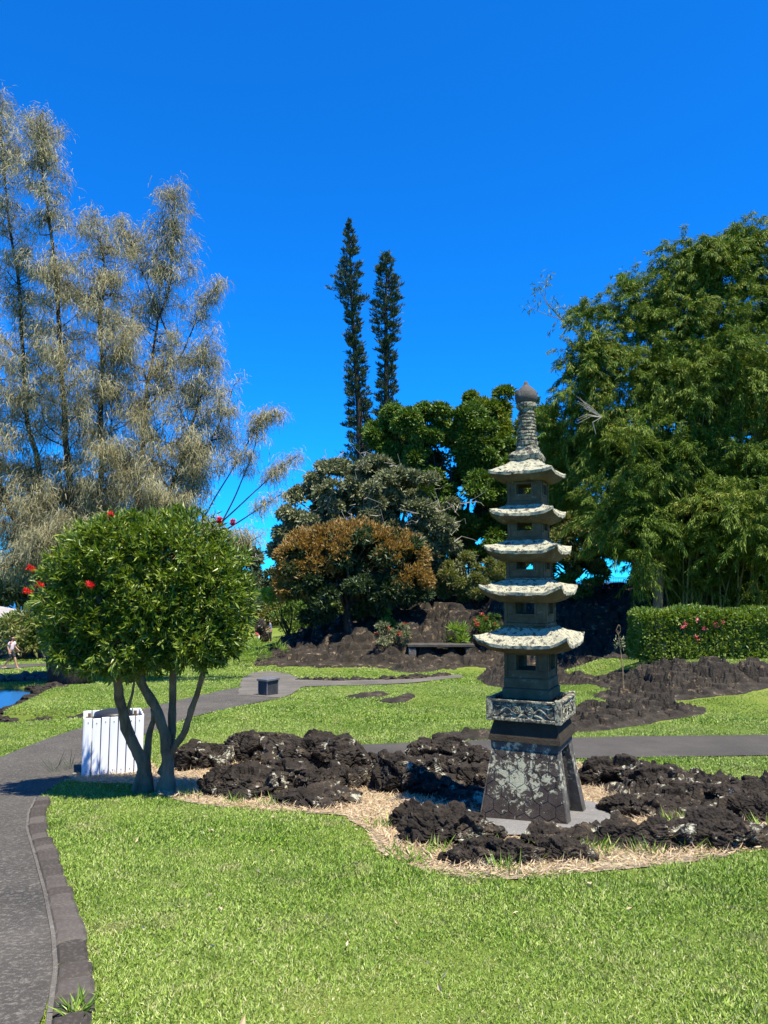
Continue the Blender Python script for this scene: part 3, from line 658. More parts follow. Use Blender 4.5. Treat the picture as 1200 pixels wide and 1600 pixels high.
# balcony: floor, four carved panels, four corner posts
w = 111 * k1; zb0, zb1 = hz(1119) , hz(1086); mb = MB(); mb.box((0, 0, zb0 + .035), (w * .97, w * .97, .05)); mb.build('balcony_floor', M['carved'], pag)
for q in range(4):
    a = q * math.pi / 2; mb = MB(); y_ = -w / 2 + .035; H = zb1 - zb0
    mb.box((0, y_, (zb0 + zb1) / 2), (w - .12, .045, H - .012)); mb.box((0, y_ - .012, zb0 + .02), (w - .12, .05, .036), bev=.006); mb.box((0, y_ - .012, zb1 - .018), (w - .12, .05, .028), bev=.006)
    yr = y_ - .024; cz_ = (zb0 + zb1) / 2
    for sx in (-1, 1):
        th = np.linspace(0, 2.3 * 2 * math.pi, 34); rr = .048 * (1 - th / th[-1] * .85)
        mb.tube(np.c_[sx * (.072 + rr * np.cos(th + 2.2)), np.full(34, yr), cz_ + .01 + rr * np.sin(th + 2.2)], .0075, 6)
        x_ = np.linspace(.12, w / 2 - .08, 26); mb.tube(np.c_[sx * x_, np.full(26, yr), cz_ - .02 + .042 * np.sin((x_ - .12) * 26)], .009, 6)
        mb.tube(np.c_[sx * x_, np.full(26, yr), cz_ - .062 + .02 * np.sin((x_ - .12) * 30 + 1)], .007, 6)
        x2 = np.linspace(.15, w / 2 - .09, 18); mb.tube(np.c_[sx * x2, np.full(18, yr), cz_ + .05 + .014 * np.sin(x2 * 40)], .007, 6)
    x_ = np.linspace(-.07, .07, 16); mb.tube(np.c_[x_, np.full(16, yr), cz_ - .06 + .02 * np.cos(x_ * 40)], .008, 6)
    o = mb.build('carved_panel', M['carved'], pag, rough=.004, rscale=14, seed=q); o.rotation_euler = (0, 0, a)
    mb = MB(); mb.box((-w / 2 + .035, -w / 2 + .035, (zb0 + zb1) / 2 + .006), (.07, .07, H + .022), bev=.006); o = mb.build('corner_post', M['carved'], pag, rough=.003); o.rotation_euler = (0, 0, a)
# storeys and roofs
def storey(w, v0, v1, wp=None, plinth=0, op=.46, sill=.3, lint=.74):
    a, b = hz(v0), hz(v1); h = b - a; pw = w * (1 - op) / 2; mb = MB()
    if plinth: 
        ph = h * plinth; mb.box((0, 0, a + ph * .25), (w * 1.13, w * 1.13, ph * .5), bev=.008); mb.box((0, 0, a + ph * .75), (w * 1.06, w * 1.06, ph * .5 + .002), bev=.01); a += ph; h -= ph
    za, zb_ = a + h * sill, a + h * lint
    mb.box((0, 0, (a + za) / 2), (w, w, za - a), bev=.006); mb.box((0, 0, (zb_ + b) / 2), (w, w, b - zb_), bev=.006)
    for sx in (-1, 1):
        for sy in (-1, 1): mb.box((sx * (w - pw) / 2, sy * (w - pw) / 2, (za + zb_) / 2), (pw, pw, zb_ - za + .004))
    for q in range(4):       # raised frame round each opening, and a corner band
        c_, s_ = math.cos(q * math.pi / 2), math.sin(q * math.pi / 2); ow = w * op / 2
        for (x, z, sx, sz) in ((-ow - .011, (za + zb_) / 2, .022, zb_ - za + .044), (ow + .011, (za + zb_) / 2, .022, zb_ - za + .044), (0, za - .011, ow * 2, .022), (0, zb_ + .011, ow * 2, .022),
                               (-w / 2 + .014, (a + b) / 2, .028, h - .004), (w / 2 - .017, (a + b) / 2, .028, h - .004)):
            mb.box((x * c_ + w / 2 * s_, x * s_ - w / 2 * c_, z), (sx, .02, sz), q * math.pi / 2)
    mb.build('storey', M['stone'], pag, rough=.002, rscale=9)
def roof(w, wi, v_peak, v_edge, v_bot, lift, wi0, seed, thick=.032):
    """square roof: top slopes from the inner square down to an eave that sweeps up at the corners"""
    zt, ze, zb_ = hz(v_peak), hz(v_edge), hz(v_bot); n = 28; m = 9; V = []; Fs = []; mi = []
    per = [(q, t) for q in range(4) for t in np.linspace(-1, 1, n, endpoint=False)]
    def ringpts(half, zf):
        o = []
        for q, t in per:
            x, y = t * half, -half; c_, s_ = math.cos(q * math.pi / 2), math.sin(q * math.pi / 2); o.append((x * c_ - y * s_, x * s_ + y * c_, zf(abs(t))))
        return o
    rings = []
    for i in range(m + 1):                # top: inner to eave
        f = i / m; half = (wi / 2) * (1 - f) + (w / 2) * f; zbase = zt + (ze - zt) * (1 - (1 - f) ** 1.7) if False else zt + (ze - zt) * (f ** .8)
        rings.append((ringpts(half, lambda t, zbase=zbase, f=f: zbase + lift * (t ** 4.2) * f ** 2.0 - .25 * lift * f ** 2), 0))
    rings.append((ringpts(w / 2 * .992, lambda t: ze - thick + lift * (t ** 4.2) - .25 * lift), 0))
    for i in range(1, 7):                 # hull shaped underside
        f = i / 6; half = (w / 2 * .975) * (1 - f) + (wi0 / 2) * f; zz = (ze - thick) * (1 - f) + zb_ * f
        rings.append((ringpts(half, lambda t, zz=zz, f=f: zz + (lift * (t ** 4.2) - .25 * lift) * (1 - f) ** 1.5 - .03 * math.sin(f * math.pi)), 1))
    N = len(per)
    for rg, mm in rings: V += rg
    for i in range(len(rings) - 1):
        for k in range(N): Fs.append([i * N + k, i * N + (k + 1) % N, (i + 1) * N + (k + 1) % N, (i + 1) * N + k][::-1]); mi.append(rings[i + 1][1])
    Fs += [[k for k in range(N)], [(len(rings) - 1) * N + k for k in range(N)][::-1]]; mi += [0, 1]
    mb = MB(); mb.add(V, Fs); mb.m = mi; mb.build('roof', [M['rooftop'], M['stone']], pag, rough=.012, rscale=15, seed=seed, smooth=False)
storey(64 * k1, 1088, 1012, plinth=.42, sill=.28, lint=.80)
roof(139 * k1, 60 * k1, 974, 1000, 1018, .105, 60 * k1, 1)
storey(63 * k1, 982, 926, plinth=.18)
roof(124 * k1, 56 * k1, 903, 922, 941, .085, 62 * k1, 2)
storey(56 * k1, 908, 862, plinth=.14)
roof(111 * k1, 50 * k1, 842, 860, 879, .075, 54 * k1, 3)
storey(51.5 * k1, 846, 806, plinth=.14)
roof(98 * k1, 44 * k1, 786, 803, 819, .06, 50 * k1, 4)
storey(51 * k1, 792, 750, plinth=.16)
roof(99 * k1, 42 * k1, 722, 741, 754, .035, 50 * k1, 5)
# dew basin, rings, jewel
mb = MB(); n = 32; V = []; prof = [(20, 724), (24, 720), (25, 714), (20, 708), (17.5, 704), (18, 700), (15.5, 697)]
for (q, v) in prof:
    for k in range(n):
        a = 2 * math.pi * k / n; sqr = 1 / max(abs(math.cos(a)), abs(math.sin(a))); e = .62 if v > 706 else .15
        rr = q * k1 * (1 - e + e * sqr) * (1 + (.05 * math.cos(a * 8) if v > 706 else 0)); V.append((rr * math.cos(a), rr * math.sin(a), hz(v)))
mb.add(V, [[i * n + k, i * n + (k + 1) % n, (i + 1) * n + (k + 1) % n, (i + 1) * n + k] for i in range(len(prof) - 1) for k in range(n)] + [list(range(n - 1, -1, -1)), [(len(prof) - 1) * n + k for k in range(n)]])
mb.build('lotus_basin', M['carved'], pag, rough=.022, rscale=15, seed=8)
pr = [(16, 698), (17.5, 696), (17.5, 691), (14.5, 690)]
for i in range(9):
    v = 689 - i * 5.1; q = 15.6 - i * .28; pr += [(q - 2.0, v), (q, v - .9), (q, v - 3.5), (q - 2.0, v - 4.5)]
pr += [(11.5, 642), (13, 640), (16, 637), (16.5, 632), (14, 630)]
mb = MB(); mb.lathe([(a * k1, hz(b)) for a, b in pr], 28); mb.build('ring_spire', M['carved'], pag, rough=.006, rscale=20, smooth=False, seed=4)
pr = [(13.5, 631), (16.5, 628), (17.8, 622), (17.3, 616), (14.5, 611), (10.5, 607), (7, 604.5), (4.5, 602), (3.6, 599), (2.5, 596.5), (.5, 595.5)]
mb = MB(); mb.lathe([(a * k1, hz(b)) for a, b in pr], 28); mb.build('jewel_finial', M['ball'], pag, rough=.004, rscale=18, smooth=True)

# ------------------------------------------------------------------ slatted bin enclosure, bench
def white_paint():
    t = NT('weathered_white_paint'); f = t.noise(3, 7, .7); mp = t.n('ShaderNodeMapping'); mp.inputs['Scale'].default_value = (14, 14, 1.2); t.l(t.co.outputs['Object'], mp.inputs[0]); st = t.noise(1.2, 6, .65, mp.outputs[0])
    c = t.ramp(st, [(.35, (.66, .68, .70)), (.65, (.78, .79, .80))]); c = t.mix(t.ramp(t.noise(5, 8, .75), [(.6, 0.), (.72, .5)]), c, (.35, .33, .30))
    return t.fin(c, .55, t.bump(st, .2, .004), .35)
M['white'] = white_paint(); M['black'] = plain('black_plastic', (.02, .022, .026), .4, .3, 5, .1); M['rust'] = plain('rusty_iron', (.11, .09, .08), .8)
M['bolt'] = plain('bolt_heads', (.16, .13, .11), .6)
g = G(176, 1213); kb = math.hypot(g[0], g[1]) / F; bw, bd, bh = 80 * kb, .74, 85 * kb; zf = .05
bc = (g[0] - .15, g[1] + .36, tz(g[0] - .15, g[1] + .36)); bin_ = thing('bin_enclosure', 'white slatted wooden bin enclosure behind the bottlebrush trunk', 'trash bin', bc, rad(22))
ns = 7; gap = .013; sw = (bw - gap * (ns - 1)) / ns; rr_ = rng(4)
for q, (wd, dp) in enumerate(((bw, bd), (bd, bw), (bw, bd), (bd, bw))):
    a = q * math.pi / 2; nsl = ns if q % 2 == 0 else 7; s_w = (wd - gap * (nsl - 1)) / nsl
    for i in range(nsl):
        mb = MB(); x = -wd / 2 + s_w / 2 + i * (s_w + gap); dz = rr_.uniform(-.008, .008)
        mb.box((0, 0, 0), (s_w, .022, bh - zf), bev=.003)
        c_, s_ = math.cos(a), math.sin(a); y = -dp / 2
        o = mb.build('slat', M['white'], bin_, loc=(x * c_ - y * s_, x * s_ + y * c_, zf + (bh - zf) / 2 + dz)); o.rotation_euler = (rr_.uniform(-.006, .006), rr_.uniform(-.006, .006), a)
        if q == 0:
            mb = MB()
            for z in (-.36, .36): mb.tube([(0, -.0105, z), (0, -.0165, z)], .008, 7)
            mb.build('bolt', M['bolt'], o)
for z in (.16, bh - .12):
    mb = MB(); t_ = .035
    for sx in (-1, 1): mb.box((0, sx * (bd / 2 - .034), z), (bw - .05, t_, .06)); mb.box((sx * (bw / 2 - .034), 0, z), (t_, bd - .14, .06))
    mb.build('rail', M['rust'], bin_)
for sx in (-1, 1):
    for sy in (-1, 1): mb = MB(); mb.box((sx * (bw / 2 - .078), sy * (bd / 2 - .078), bh / 2 - .02), (.045, .045, bh - .02)); mb.build('post', M['rust'], bin_)
mb = MB(); mb.box((-.02, -bd / 2 + .05, .03), (.03, .03, .1)); mb.build('foot', M['rust'], bin_)
lid = MB(); lid.lathe([(.25, .08), (.28, bh - .10), (.29, bh - .08), (.29, bh - .01), (.28, bh + .02), (.20, bh + .045), (.02, bh + .055)], 24); lid.build('bin_liner', M['black'], bin_, smooth=True)

g = G(417, 1088); kb = g[1] / F
bench = thing('stone_bench', 'small dark stone slab bench beside the far path bend', 'bench', (g[0], g[1] + .25, tz(g[0], g[1] + .25) + .02), rad(-32))
M['bench'] = plain('dark_granite', (.035, .036, .038), .6, .3, 6, .3); M['bench_top'] = plain('grey_granite_top', (.11, .112, .115), .55, .25, 5, .3)
mb = MB(); mb.box((0, 0, 24 * kb), (.43, .62, .07), bev=.012); mb.build('seat', M['bench_top'], bench, rough=.003)
mb = MB(); mb.box((0, 0, 11 * kb), (.33, .50, 22 * kb), bev=.01); mb.build('base', M['bench'], bench, rough=.003)
for sx in (-1, 1):
    for sy in (-1, 1): mb = MB(); mb.box((sx * .167, sy * .252, 11 * kb), (.03, .03, 22 * kb - .006)); mb.build('corner_leg', M['bench_top'], bench)
# plank footbridge
g = G(688, 1018); z = P(688, 1009, 43)[2]; fbz = tz(P(688, 1009, 41)[0], 41)
fb_ = thing('plank_footbridge', 'low dark wooden plank footbridge at the foot of the lava ledge', 'footbridge', (P(688, 1009, 39.5)[0], 39.5, tz(P(688, 1009, 39.5)[0], 39.5)))
M['wood'] = plain('weathered_wood', (.055, .05, .042), .85, .3, 4, .5); zt = P(688, 1005, 39.5)[2] - fb_.location.z
mb = MB(); mb.box((0, 0, zt - .09), (3.5, 1.1, .14), bev=.02); mb.build('deck', M['wood'], fb_)
for sx in (-1, 1): mb = MB(); mb.box((sx * 1.5, 0, (zt - .2) / 2), (.4, 1.0, max(.1, zt - .2)), bev=.03); mb.build('support', M['bank'], fb_, rough=.02)

# ------------------------------------------------------------------ trees and plants
M['bark_dark'] = bark_mat('bark_dark', (.022, .017, .013), (.07, .054, .042), 4)
M['bark_grey'] = bark_mat('bark_grey', (.11, .066, .036), (.36, .245, .14), 7, 1.2)
M['bark_pale'] = bark_mat('bark_pale', (.20, .18, .15), (.38, .35, .30), 6, .4)
M['bb_leaf'] = leaf_mat('bottlebrush_leaf', [(.034, .072, .006), (.075, .135, .010), (.135, .195, .018), (.30, .34, .065)], .36, .24, nsc=1.2, namt=.3, spec=.4)
M['iron_leaf'] = leaf_mat('ironwood_needles', [(.115, .115, .062), (.225, .215, .115), (.34, .31, .17), (.46, .40, .225)], .7, .30, nsc=.35, namt=.5)
M['dark_leaf'] = leaf_mat('dark_tree_leaf', [(.024, .055, .007), (.060, .115, .014), (.10, .165, .024), (.16, .22, .04)], .5, .14, nsc=.3, namt=.45, spec=.25)
M['grey_leaf'] = leaf_mat('grey_green_leaf', [(.065, .085, .035), (.13, .15, .066), (.20, .21, .10), (.30, .29, .17)], .5, .14, nsc=.4, namt=.4, spec=.25)
M['lychee_leaf'] = leaf_mat('dark_bush_leaf', [(.016, .034, .010), (.04, .066, .020), (.07, .10, .032)], .45, .18, nsc=.6)
M['orange_leaf'] = leaf_mat('orange_new_growth', [(.10, .08, .024), (.21, .135, .035), (.33, .20, .055), (.16, .15, .05)], .5, .25, nsc=.8)
M['bamboo_leaf'] = leaf_mat('bamboo_leaf', [(.018, .048, .006), (.045, .098, .009), (.095, .155, .016), (.185, .22, .03), (.36, .33, .08)], .55, .2, nsc=.25, namt=.55, spec=.18)
M['culm'] = plain('bamboo_culm', (.13, .13, .04), .5, .4, 2, .2)
M['pine_leaf'] = leaf_mat('column_pine_needles', [(.014, .034, .014), (.030, .060, .022), (.05, .085, .03)], .6, .1, nsc=.3)
M['yel_leaf'] = leaf_mat('yellow_green_leaf', [(.05, .08, .015), (.10, .13, .025), (.17, .18, .045), (.24, .20, .07)], .5, .25, nsc=.6)
M['hedge_leaf'] = leaf_mat('hedge_leaf', [(.04, .08, .009), (.09, .16, .016), (.16, .23, .03), (.26, .29, .06)], .4, .25, nsc=1.0, namt=.35)
M['bright_leaf'] = leaf_mat('bright_leaf', [(.08, .16, .02), (.15, .25, .03), (.24, .33, .05)], .4, .35, nsc=1.5)
M['far_leaf'] = leaf_mat('far_tree_leaf', [(.03, .05, .02), (.06, .085, .035), (.10, .12, .055)], .6, .2, nsc=.2)
M['red'] = leaf_mat('red_flower', [(.45, .012, .008), (.62, .03, .015), (.75, .06, .03)], .5, .25)
M['pink'] = leaf_mat('pink_flower', [(.6, .12, .14), (.7, .22, .2)], .5, .25)
M['coral'] = leaf_mat('coral_flower', [(.34, .07, .04), (.44, .13, .07)], .5, .25)

# ---- bottlebrush tree
r = rng(77); g = G(245, 1240); by = g[1] + .05; bb = np.array([P(243, 1232, by)[0], by, tz(P(243, 1232, by)[0], by)])
bt = thing('bottlebrush_tree', 'round topped bottlebrush tree with red flowers and several bare stems beside the white slatted bin', 'tree', bb)
blobs = blob_px([(214, 925, 160, 128), (275, 888, 112, 92), (140, 935, 76, 92), (205, 980, 118, 70), (325, 950, 66, 92), (180, 870, 95, 66), (150, 1003, 72, 50), (300, 1000, 74, 42), (235, 905, 130, 100), (228, 870, 110, 66), (250, 930, 90, 90), (190, 1010, 90, 46)], by - .45)
for i in range(len(blobs)): blobs[i] = (blobs[i][0], np.array([blobs[i][1][0], min(blobs[i][1][0], .70), blobs[i][1][2]]))
def union_shell(r, blobs, n, depth=.30, lo=.0):
    pts = []; nor = []
    while sum(map(len, pts)) < n:
        i = r.integers(0, len(blobs), n); C_ = np.array([b[0] for b in blobs])[i]; R_ = np.array([b[1] for b in blobs])[i]
        d = rdir(r, n); q = 1 - depth * r.uniform(0, 1, n) ** 1.6; p = C_ + d * R_ * q[:, None]
        ok = np.ones(n, bool)
        for c, R in blobs: ok &= (np.linalg.norm((p - c) / R, axis=1) > 1 - depth * 1.05)
        pts.append(p[ok]); nor.append(unit(d / R_)[ok])
    return np.concatenate(pts)[:n], np.concatenate(nor)[:n]
T, Nn = union_shell(r, blobs, 9200, .6)
T = T * 1.0 + Nn * (.11 * fbm(T * 2.0, 3, 4))[:, None]
keep = fbm(T * 2.6, 3, 8) > -.30; T, Nn = T[keep], Nn[keep]
k = 11; n = len(T); D0 = unit(Nn + rdir(r, n) * .55 + np.array([0, 0, .35]))
tp = np.repeat(T, k, 0); td = np.repeat(D0, k, 0); s_ = r.uniform(0, 1, n * k)[:, None]
LP = tp + td * (s_ - .6) * .14; LD = td * (.45 + s_ * .5) + rdir(r, n * k) * .75
quad_obj('crown', leaves(r, LP, LD, .098, .025, .3, .12), M['bb_leaf'], bt, bb)
mb = MB(); rs = rng(3)
for i in range(0, n, 14): mb.tube([T[i] - D0[i] * .45 + rs.normal(size=3) * .05, T[i] - D0[i] * .2, T[i]], [.008, .006, .004], 4, cap=False)
def pts_px(lst, y): return [P(u, v, y + dy) for u, v, dy in lst]
stems = [([(222, 1240, 0), (226, 1195, 0), (210, 1165, -.05), (196, 1135, -.1), (187, 1090, -.15), (181, 1050, -.2), (170, 990, -.3), (150, 930, -.4)], .125, .05),
         ([(258, 1242, -.05), (262, 1200, -.02), (259, 1154, 0), (246, 1110, .1), (222, 1071, .15), (213, 1045, .2), (210, 980, .3), (215, 900, .3)], .125, .05),
         ([(262, 1235, .1), (266, 1190, .12), (268, 1154, .15), (270, 1097, .25), (270, 1052, .3), (275, 980, .4), (285, 900, .4)], .09, .045),
         ([(256, 1210, 0), (266, 1176, 0), (288, 1146, -.05), (301, 1105, -.1), (319, 1047, -.15), (330, 980, -.2), (335, 910, -.2)], .075, .035),
         ([(196, 1135, -.1), (204, 1095, -.1), (212, 1060, -.1)], .035, .02), ([(244, 1110, .1), (232, 1150, .2), (228, 1200, .2), (232, 1240, .15)], .06, .10)]
for q, (L_, r0, r1) in enumerate(stems):
    p = np.array([P(u, v, by + dy - .45 * max(0, min(1, (1120 - v) / 150))) for u, v, dy in L_]); t = np.linspace(0, 1, len(p)); tt = np.linspace(0, 1, len(p) * 4); p = np.c_[[np.interp(tt, t, p[:, i]) for i in range(3)]].T
    p[1:-1] = (p[:-2] + 2 * p[1:-1] + p[2:]) / 4; p += .012 * np.c_[fbm(p * 6, 2, q), fbm(p * 6, 2, q + 5), fbm(p * 6, 2, q + 9)]; rad_ = np.interp(tt, [0, .12, 1], [r0 * 1.3, r0 * .66, r1 * .75]) * (1 + .14 * vnoise(p * 9, 5 + q))
    mb.tube(p, rad_, 10)
mb.build('trunk', M['bark_grey'], bt, bb, True, rough=.012, rscale=14)
def flower(p, d, ln, rd_, seed, mat, parent):
    q = rng(seed); n = 150; d = unit(np.asarray(d, float)); t = q.uniform(0, 1, n)[:, None]; S = rdir(q, n); S = unit(S - d * (S @ d)[:, None])
    quad_obj('flower', leaves(q, np.asarray(p) + d * t * ln, S + d * .25, rd_, .012, .3, .1), mat, parent, bb)
for q, (u, v, dy, d, ln) in enumerate([(175, 813, -.75, (-.1, -.4, .9), .13), (145, 916, -1.36, (-.2, -.9, .3), .13), (69, 916, -.15, (-.8, -.5, .3), .12), (52, 927, -.1, (-1, -.2, .35), .15), (58, 893, 0, (-1, 0, .5), .16), (342, 818, -.5, (.2, -.4, .9), .10), (362, 821, -.3, (.3, -.3, .9), .10)]):
    flower(P(u, v, by - .45 + dy * .5), d, ln * .85, .042, 900 + q, M['red'], bt)

# ---- ironwoods (drooping needle foliage)
def ironwood(name, label, base_px, y, leaders, seed, dens, trunk_r, group):
    r = rng(seed); bx = P(base_px[0], base_px[1], y); bx[2] = tz(bx[0], y) - .05; t = thing(name, label, 'tree', bx, 0, group)
    mb = MB(); Q = []; LS = []
    for li, (path, wid, den) in enumerate(leaders):
        p = np.array([P(u, v, y + dy) for u, v, dy in path]); 
        if path[0][1] > 1000: p[0] = bx
        m = 26; tt = np.linspace(0, 1, m); t0 = np.linspace(0, 1, len(p)); p = np.c_[[np.interp(tt, t0, p[:, i]) for i in range(3)]].T
        for _ in range(3): p[1:-1] = (p[:-2] + 2 * p[1:-1] + p[2:]) / 4
        p += .25 * np.c_[fbm(p * .35, 2, seed + li), fbm(p * .35, 2, seed + li + 50), 0 * p[:, 0]]
        r0 = trunk_r; mb.tube(p, np.interp(tt, [0, .06, .25, 1], [r0 * 1.5, r0 * .8, r0 * .30, .012]) if path[0][1] > 1000 else np.linspace(.034, .010, m), 8)
        lt = np.linalg.norm(p[-1] - p[0]); nb = int(lt * 6.8 * den)
        for b in range(nb):
            f = r.uniform(wid[0], 1.0) ** .85; i = min(int(f * (m - 1)), m - 2); s = p[i] + (p[i + 1] - p[i]) * (f * (m - 1) - i)
            L = (wid[1] * (1 - f) + wid[2] * f) * r.uniform(.2, 1.15); az = r.uniform(0, 2 * math.pi); el = r.uniform(.0, .75)
            e = s + L * np.array([math.cos(az) * math.cos(el), math.sin(az) * math.cos(el), math.sin(el)]); q = wander(r, s, e, 6, .12, .08)
            mb.tube(q, np.linspace(.012 + .007 * L, .005, 6), 4, cap=False); LS.append((q, L))
            for c in range(int(1 + L * 1.3)):
                j = r.uniform(.3, 1); k_ = min(int(j * 5), 4); s2 = q[k_]; e2 = s2 + rdir(r, 1)[0] * np.array([1, 1, .6]) * L * r.uniform(.22, .5) + np.array([0, 0, .1 * L]); q2 = wander(r, s2, e2, 4, .15, .1)
                mb.tube(q2, np.linspace(.010, .004, 4), 3, cap=False); LS.append((q2, L * .5))
    PP = []; DD = []
    for q, L in LS:
        ns_ = int(max(3, 43 * dens * (L + .25))); k_ = r.uniform(.25, 1, ns_) * (len(q) - 1.001); i = k_.astype(int); pp = q[i] + (q[i + 1] - q[i]) * (k_ - i)[:, None] if len(q) > 1 else q
        cl = pp + r.normal(size=(ns_, 3)) * .16; dd = unit(q[i + 1] - q[i]) * .6 + rdir(r, ns_) * .8; PP.append(cl); DD.append(dd)
    PP = np.concatenate(PP); DD = np.concatenate(DD); print(name, 'strands', len(PP))
    quad_obj('crown', strands(r, PP, DD, np.full(len(PP), .33), np.full(len(PP), .024), .9, 2), M['iron_leaf'], t, bx)
    mb.build('trunk', M['bark_dark'], t, bx, True)
ironwood('ironwood_tree', 'tallest feathery grey olive ironwood tree at the left photo edge beside the pond', (105, 1066), 28.3, [
    ([(105, 1066, 0), (95, 960, 0), (70, 850, .3), (45, 620, .5), (20, 380, .5), (-2, 148, .5)], (.2, 4.2, .7), 1.15),
    ([(105, 1066, 0), (110, 930, -.3), (108, 780, -.6), (98, 540, -.8), (78, 340, -.9), (60, 190, -.9)], (.2, 4.0, .8), 1.15),
    ([(108, 1066, 0), (125, 930, -.2), (150, 780, -.2), (165, 600, 0), (160, 440, .2), (150, 330, .3)], (.22, 3.9, 1.0), 1.0),
    ([(100, 1066, 0), (60, 900, -.6), (0, 760, -1), (-50, 550, -1), (-75, 350, -1)], (.22, 4.0, .8), 1.0),
    ([(95, 900, 0), (40, 880, -1.2), (-10, 890, -2.2)], (.1, 1.6, 1.0), 1.6), ([(110, 860, 0), (60, 840, -1.5), (40, 870, -2.6)], (.1, 1.4, 1.0), 1.6),
    ], 51, 1.0, .50, None)
ironwood('ironwood_tree', 'shorter ironwood tree with bare twiggy right side standing behind the bottlebrush crown', (205, 1060), 29.2, [
    ([(205, 1060, 0), (205, 930, 0), (215, 780, .2), (235, 600, .3), (262, 430, .3), (272, 296, .3)], (.22, 3.9, .8), 1.2),
    ([(205, 1060, 0), (225, 920, -.3), (262, 780, -.6), (300, 650, -.6), (322, 540, -.5)], (.22, 3.5, 1.0), 1.15),
    ([(262, 520, .3), (225, 420, .6), (195, 345, .8)], (.1, 1.0, .5), 1.2), ([(275, 560, .3), (310, 490, 0), (345, 440, 0)], (.3, .9, .4), 1.2),
    ([(255, 840, -.2), (310, 740, -.4), (365, 600, -.4)], (.12, 2.6, .9), 1.3),
    ([(205, 900, 0), (180, 780, -1), (175, 640, -1.4), (190, 520, -1.4)], (.1, 2.8, .8), .9),
    ([(240, 870, 0), (310, 830, -.6), (390, 850, -.8)], (.3, 1.3, .9), 1.4), ([(300, 830, -.4), (345, 760, -.3), (400, 660, 0), (450, 645, .2)], (.35, .9, .4), .7),
    ([(345, 830, -.4), (375, 760, -.2), (400, 690, 0), (410, 650, 0)], (.35, 1.0, .4), .7), ([(330, 830, -.3), (390, 770, 0), (430, 735, .2), (468, 713, .3)], (.45, .6, .3), .9), ([(350, 830, 0), (395, 800, 0), (440, 770, 0)], (.35, .8, .3), .7)
    ], 52, 1.0, .34, None)
for o in list(C.objects):
    if o.name.startswith('ironwood_tree'): pass

# ---- column pines
def column_pine(label, path, prof, y, seed):
    r = rng(seed); p = np.array([P(u, v, y) for u, v in path]); b = p[0].copy(); b[2] = tz(b[0], b[1])
    t = thing('column_pine', label, 'tree', b, 0, 'column pines'); full = np.vstack([b, p]); mb = MB(); mb.tube(full, np.interp(np.arange(len(full)), [0, len(full) - 1], [.55, .06]), 8)
    vs = np.array([q[0] for q in prof]); hw = np.array([q[1] for q in prof]) * 1.1 * y / F; Q = []; bm_ = mb
    v = path[-1][1] + 1
    while v < path[0][1] + 30:
        u = np.interp(v, [q[1] for q in path][::-1], [q[0] for q in path][::-1]); c = P(u, v, y); w = np.interp(v, vs, hw); nb = r.integers(5, 8)
        for k_ in range(nb):
            L = w * r.uniform(.65, 1.1) * (1.25 if r.uniform() < .06 else 1); az = r.uniform(0, 6.28); e = c + np.array([math.cos(az) * L, math.sin(az) * L, r.uniform(-.05, .25) * L]); q = wander(r, c, e, 4, .05, -.08); bm_.tube(q, [.05, .04, .03, .02], 3, cap=False)
            n = int(12 + L * 15); f = r.uniform(.25, 1, n) ** .7 * 2.99; i = f.astype(int); pp = q[i] + (q[i + 1] - q[i]) * (f - i)[:, None]; Q.append(leaves(r, pp + r.normal(size=(n, 3)) * .08, (e - c) / max(L, .1) * .5 + rdir(r, n) * .6 + np.array([0, 0, .75]),   .36 + .12 * min(L, 1), .11, .3, .1))
        v += 4.6 + 1.6 * r.uniform()
    mb.build('trunk', M['bark_dark'], t, b, True); quad_obj('foliage', np.concatenate(Q), M['pine_leaf'], t, b)
column_pine('taller left column pine with a pointed top and narrow waist against the blue sky', [(563, 735), (561, 640), (554, 540), (549, 460), (545, 346)], [(346, 1.5), (370, 8), (400, 14), (430, 21), (458, 26), (470, 23), (480, 11), (510, 12), (560, 14), (610, 18), (650, 20), (740, 22)], 80, 61)
column_pine('shorter right column pine with a blunt top against the blue sky', [(604, 690), (604, 600), (603, 500), (604, 396)], [(396, 4), (410, 11), (430, 17), (460, 19), (490, 25), (505, 22), (530, 18), (545, 15), (580, 14), (620, 17), (700, 22)], 80, 62)

# ---- round trees behind
blob_tree('dark_tree', 'big dark glossy green tree right of the two column pines', (720, 940), 52, [(645, 672, 62, 50), (600, 690, 30, 32), (700, 650, 50, 30), (690, 720, 62, 56), (740, 700, 40, 48), (650, 760, 50, 50), (740, 790, 62, 60), (700, 850, 60, 50), (780, 740, 40, 55), (790, 830, 45, 60)], 71, M['dark_leaf'], M['bark_dark'], 120000, .32, .16, .78, 1.7, trunk_r=.5, nb=26)
blob_tree('pointed_tree', 'feathery mid green tree rising between the dark tree and the bamboo', (775, 940), 57, [(765, 640, 36, 40), (735, 660, 28, 32), (800, 650, 45, 48), (770, 700, 55, 45), (840, 690, 44, 60), (850, 780, 46, 60), (880, 740, 46, 60), (890, 800, 50, 50), (820, 820, 50, 50)], 72, M['bamboo_leaf'], M['bark_dark'], 84000, .36, .12, .9, 1.0, trunk_r=.4, nb=14)
tr, cc, cd, r, bx = blob_tree('grey_tree', 'broad dome of grey green foliage with pale bare twigs behind the orange tipped tree', (580, 965), 48.5, [(560, 800, 100, 75), (480, 810, 55, 55), (640, 790, 70, 66), (600, 760, 70, 40), (530, 770, 60, 45), (455, 850, 35, 50), (680, 830, 36, 60), (590, 860, 110, 60), (670, 880, 48, 46)], 73, M['grey_leaf'], M['bark_grey'], 100000, .30, .13, .6, 2.2, trunk_r=.5, nb=20, up=.5)
k = 0
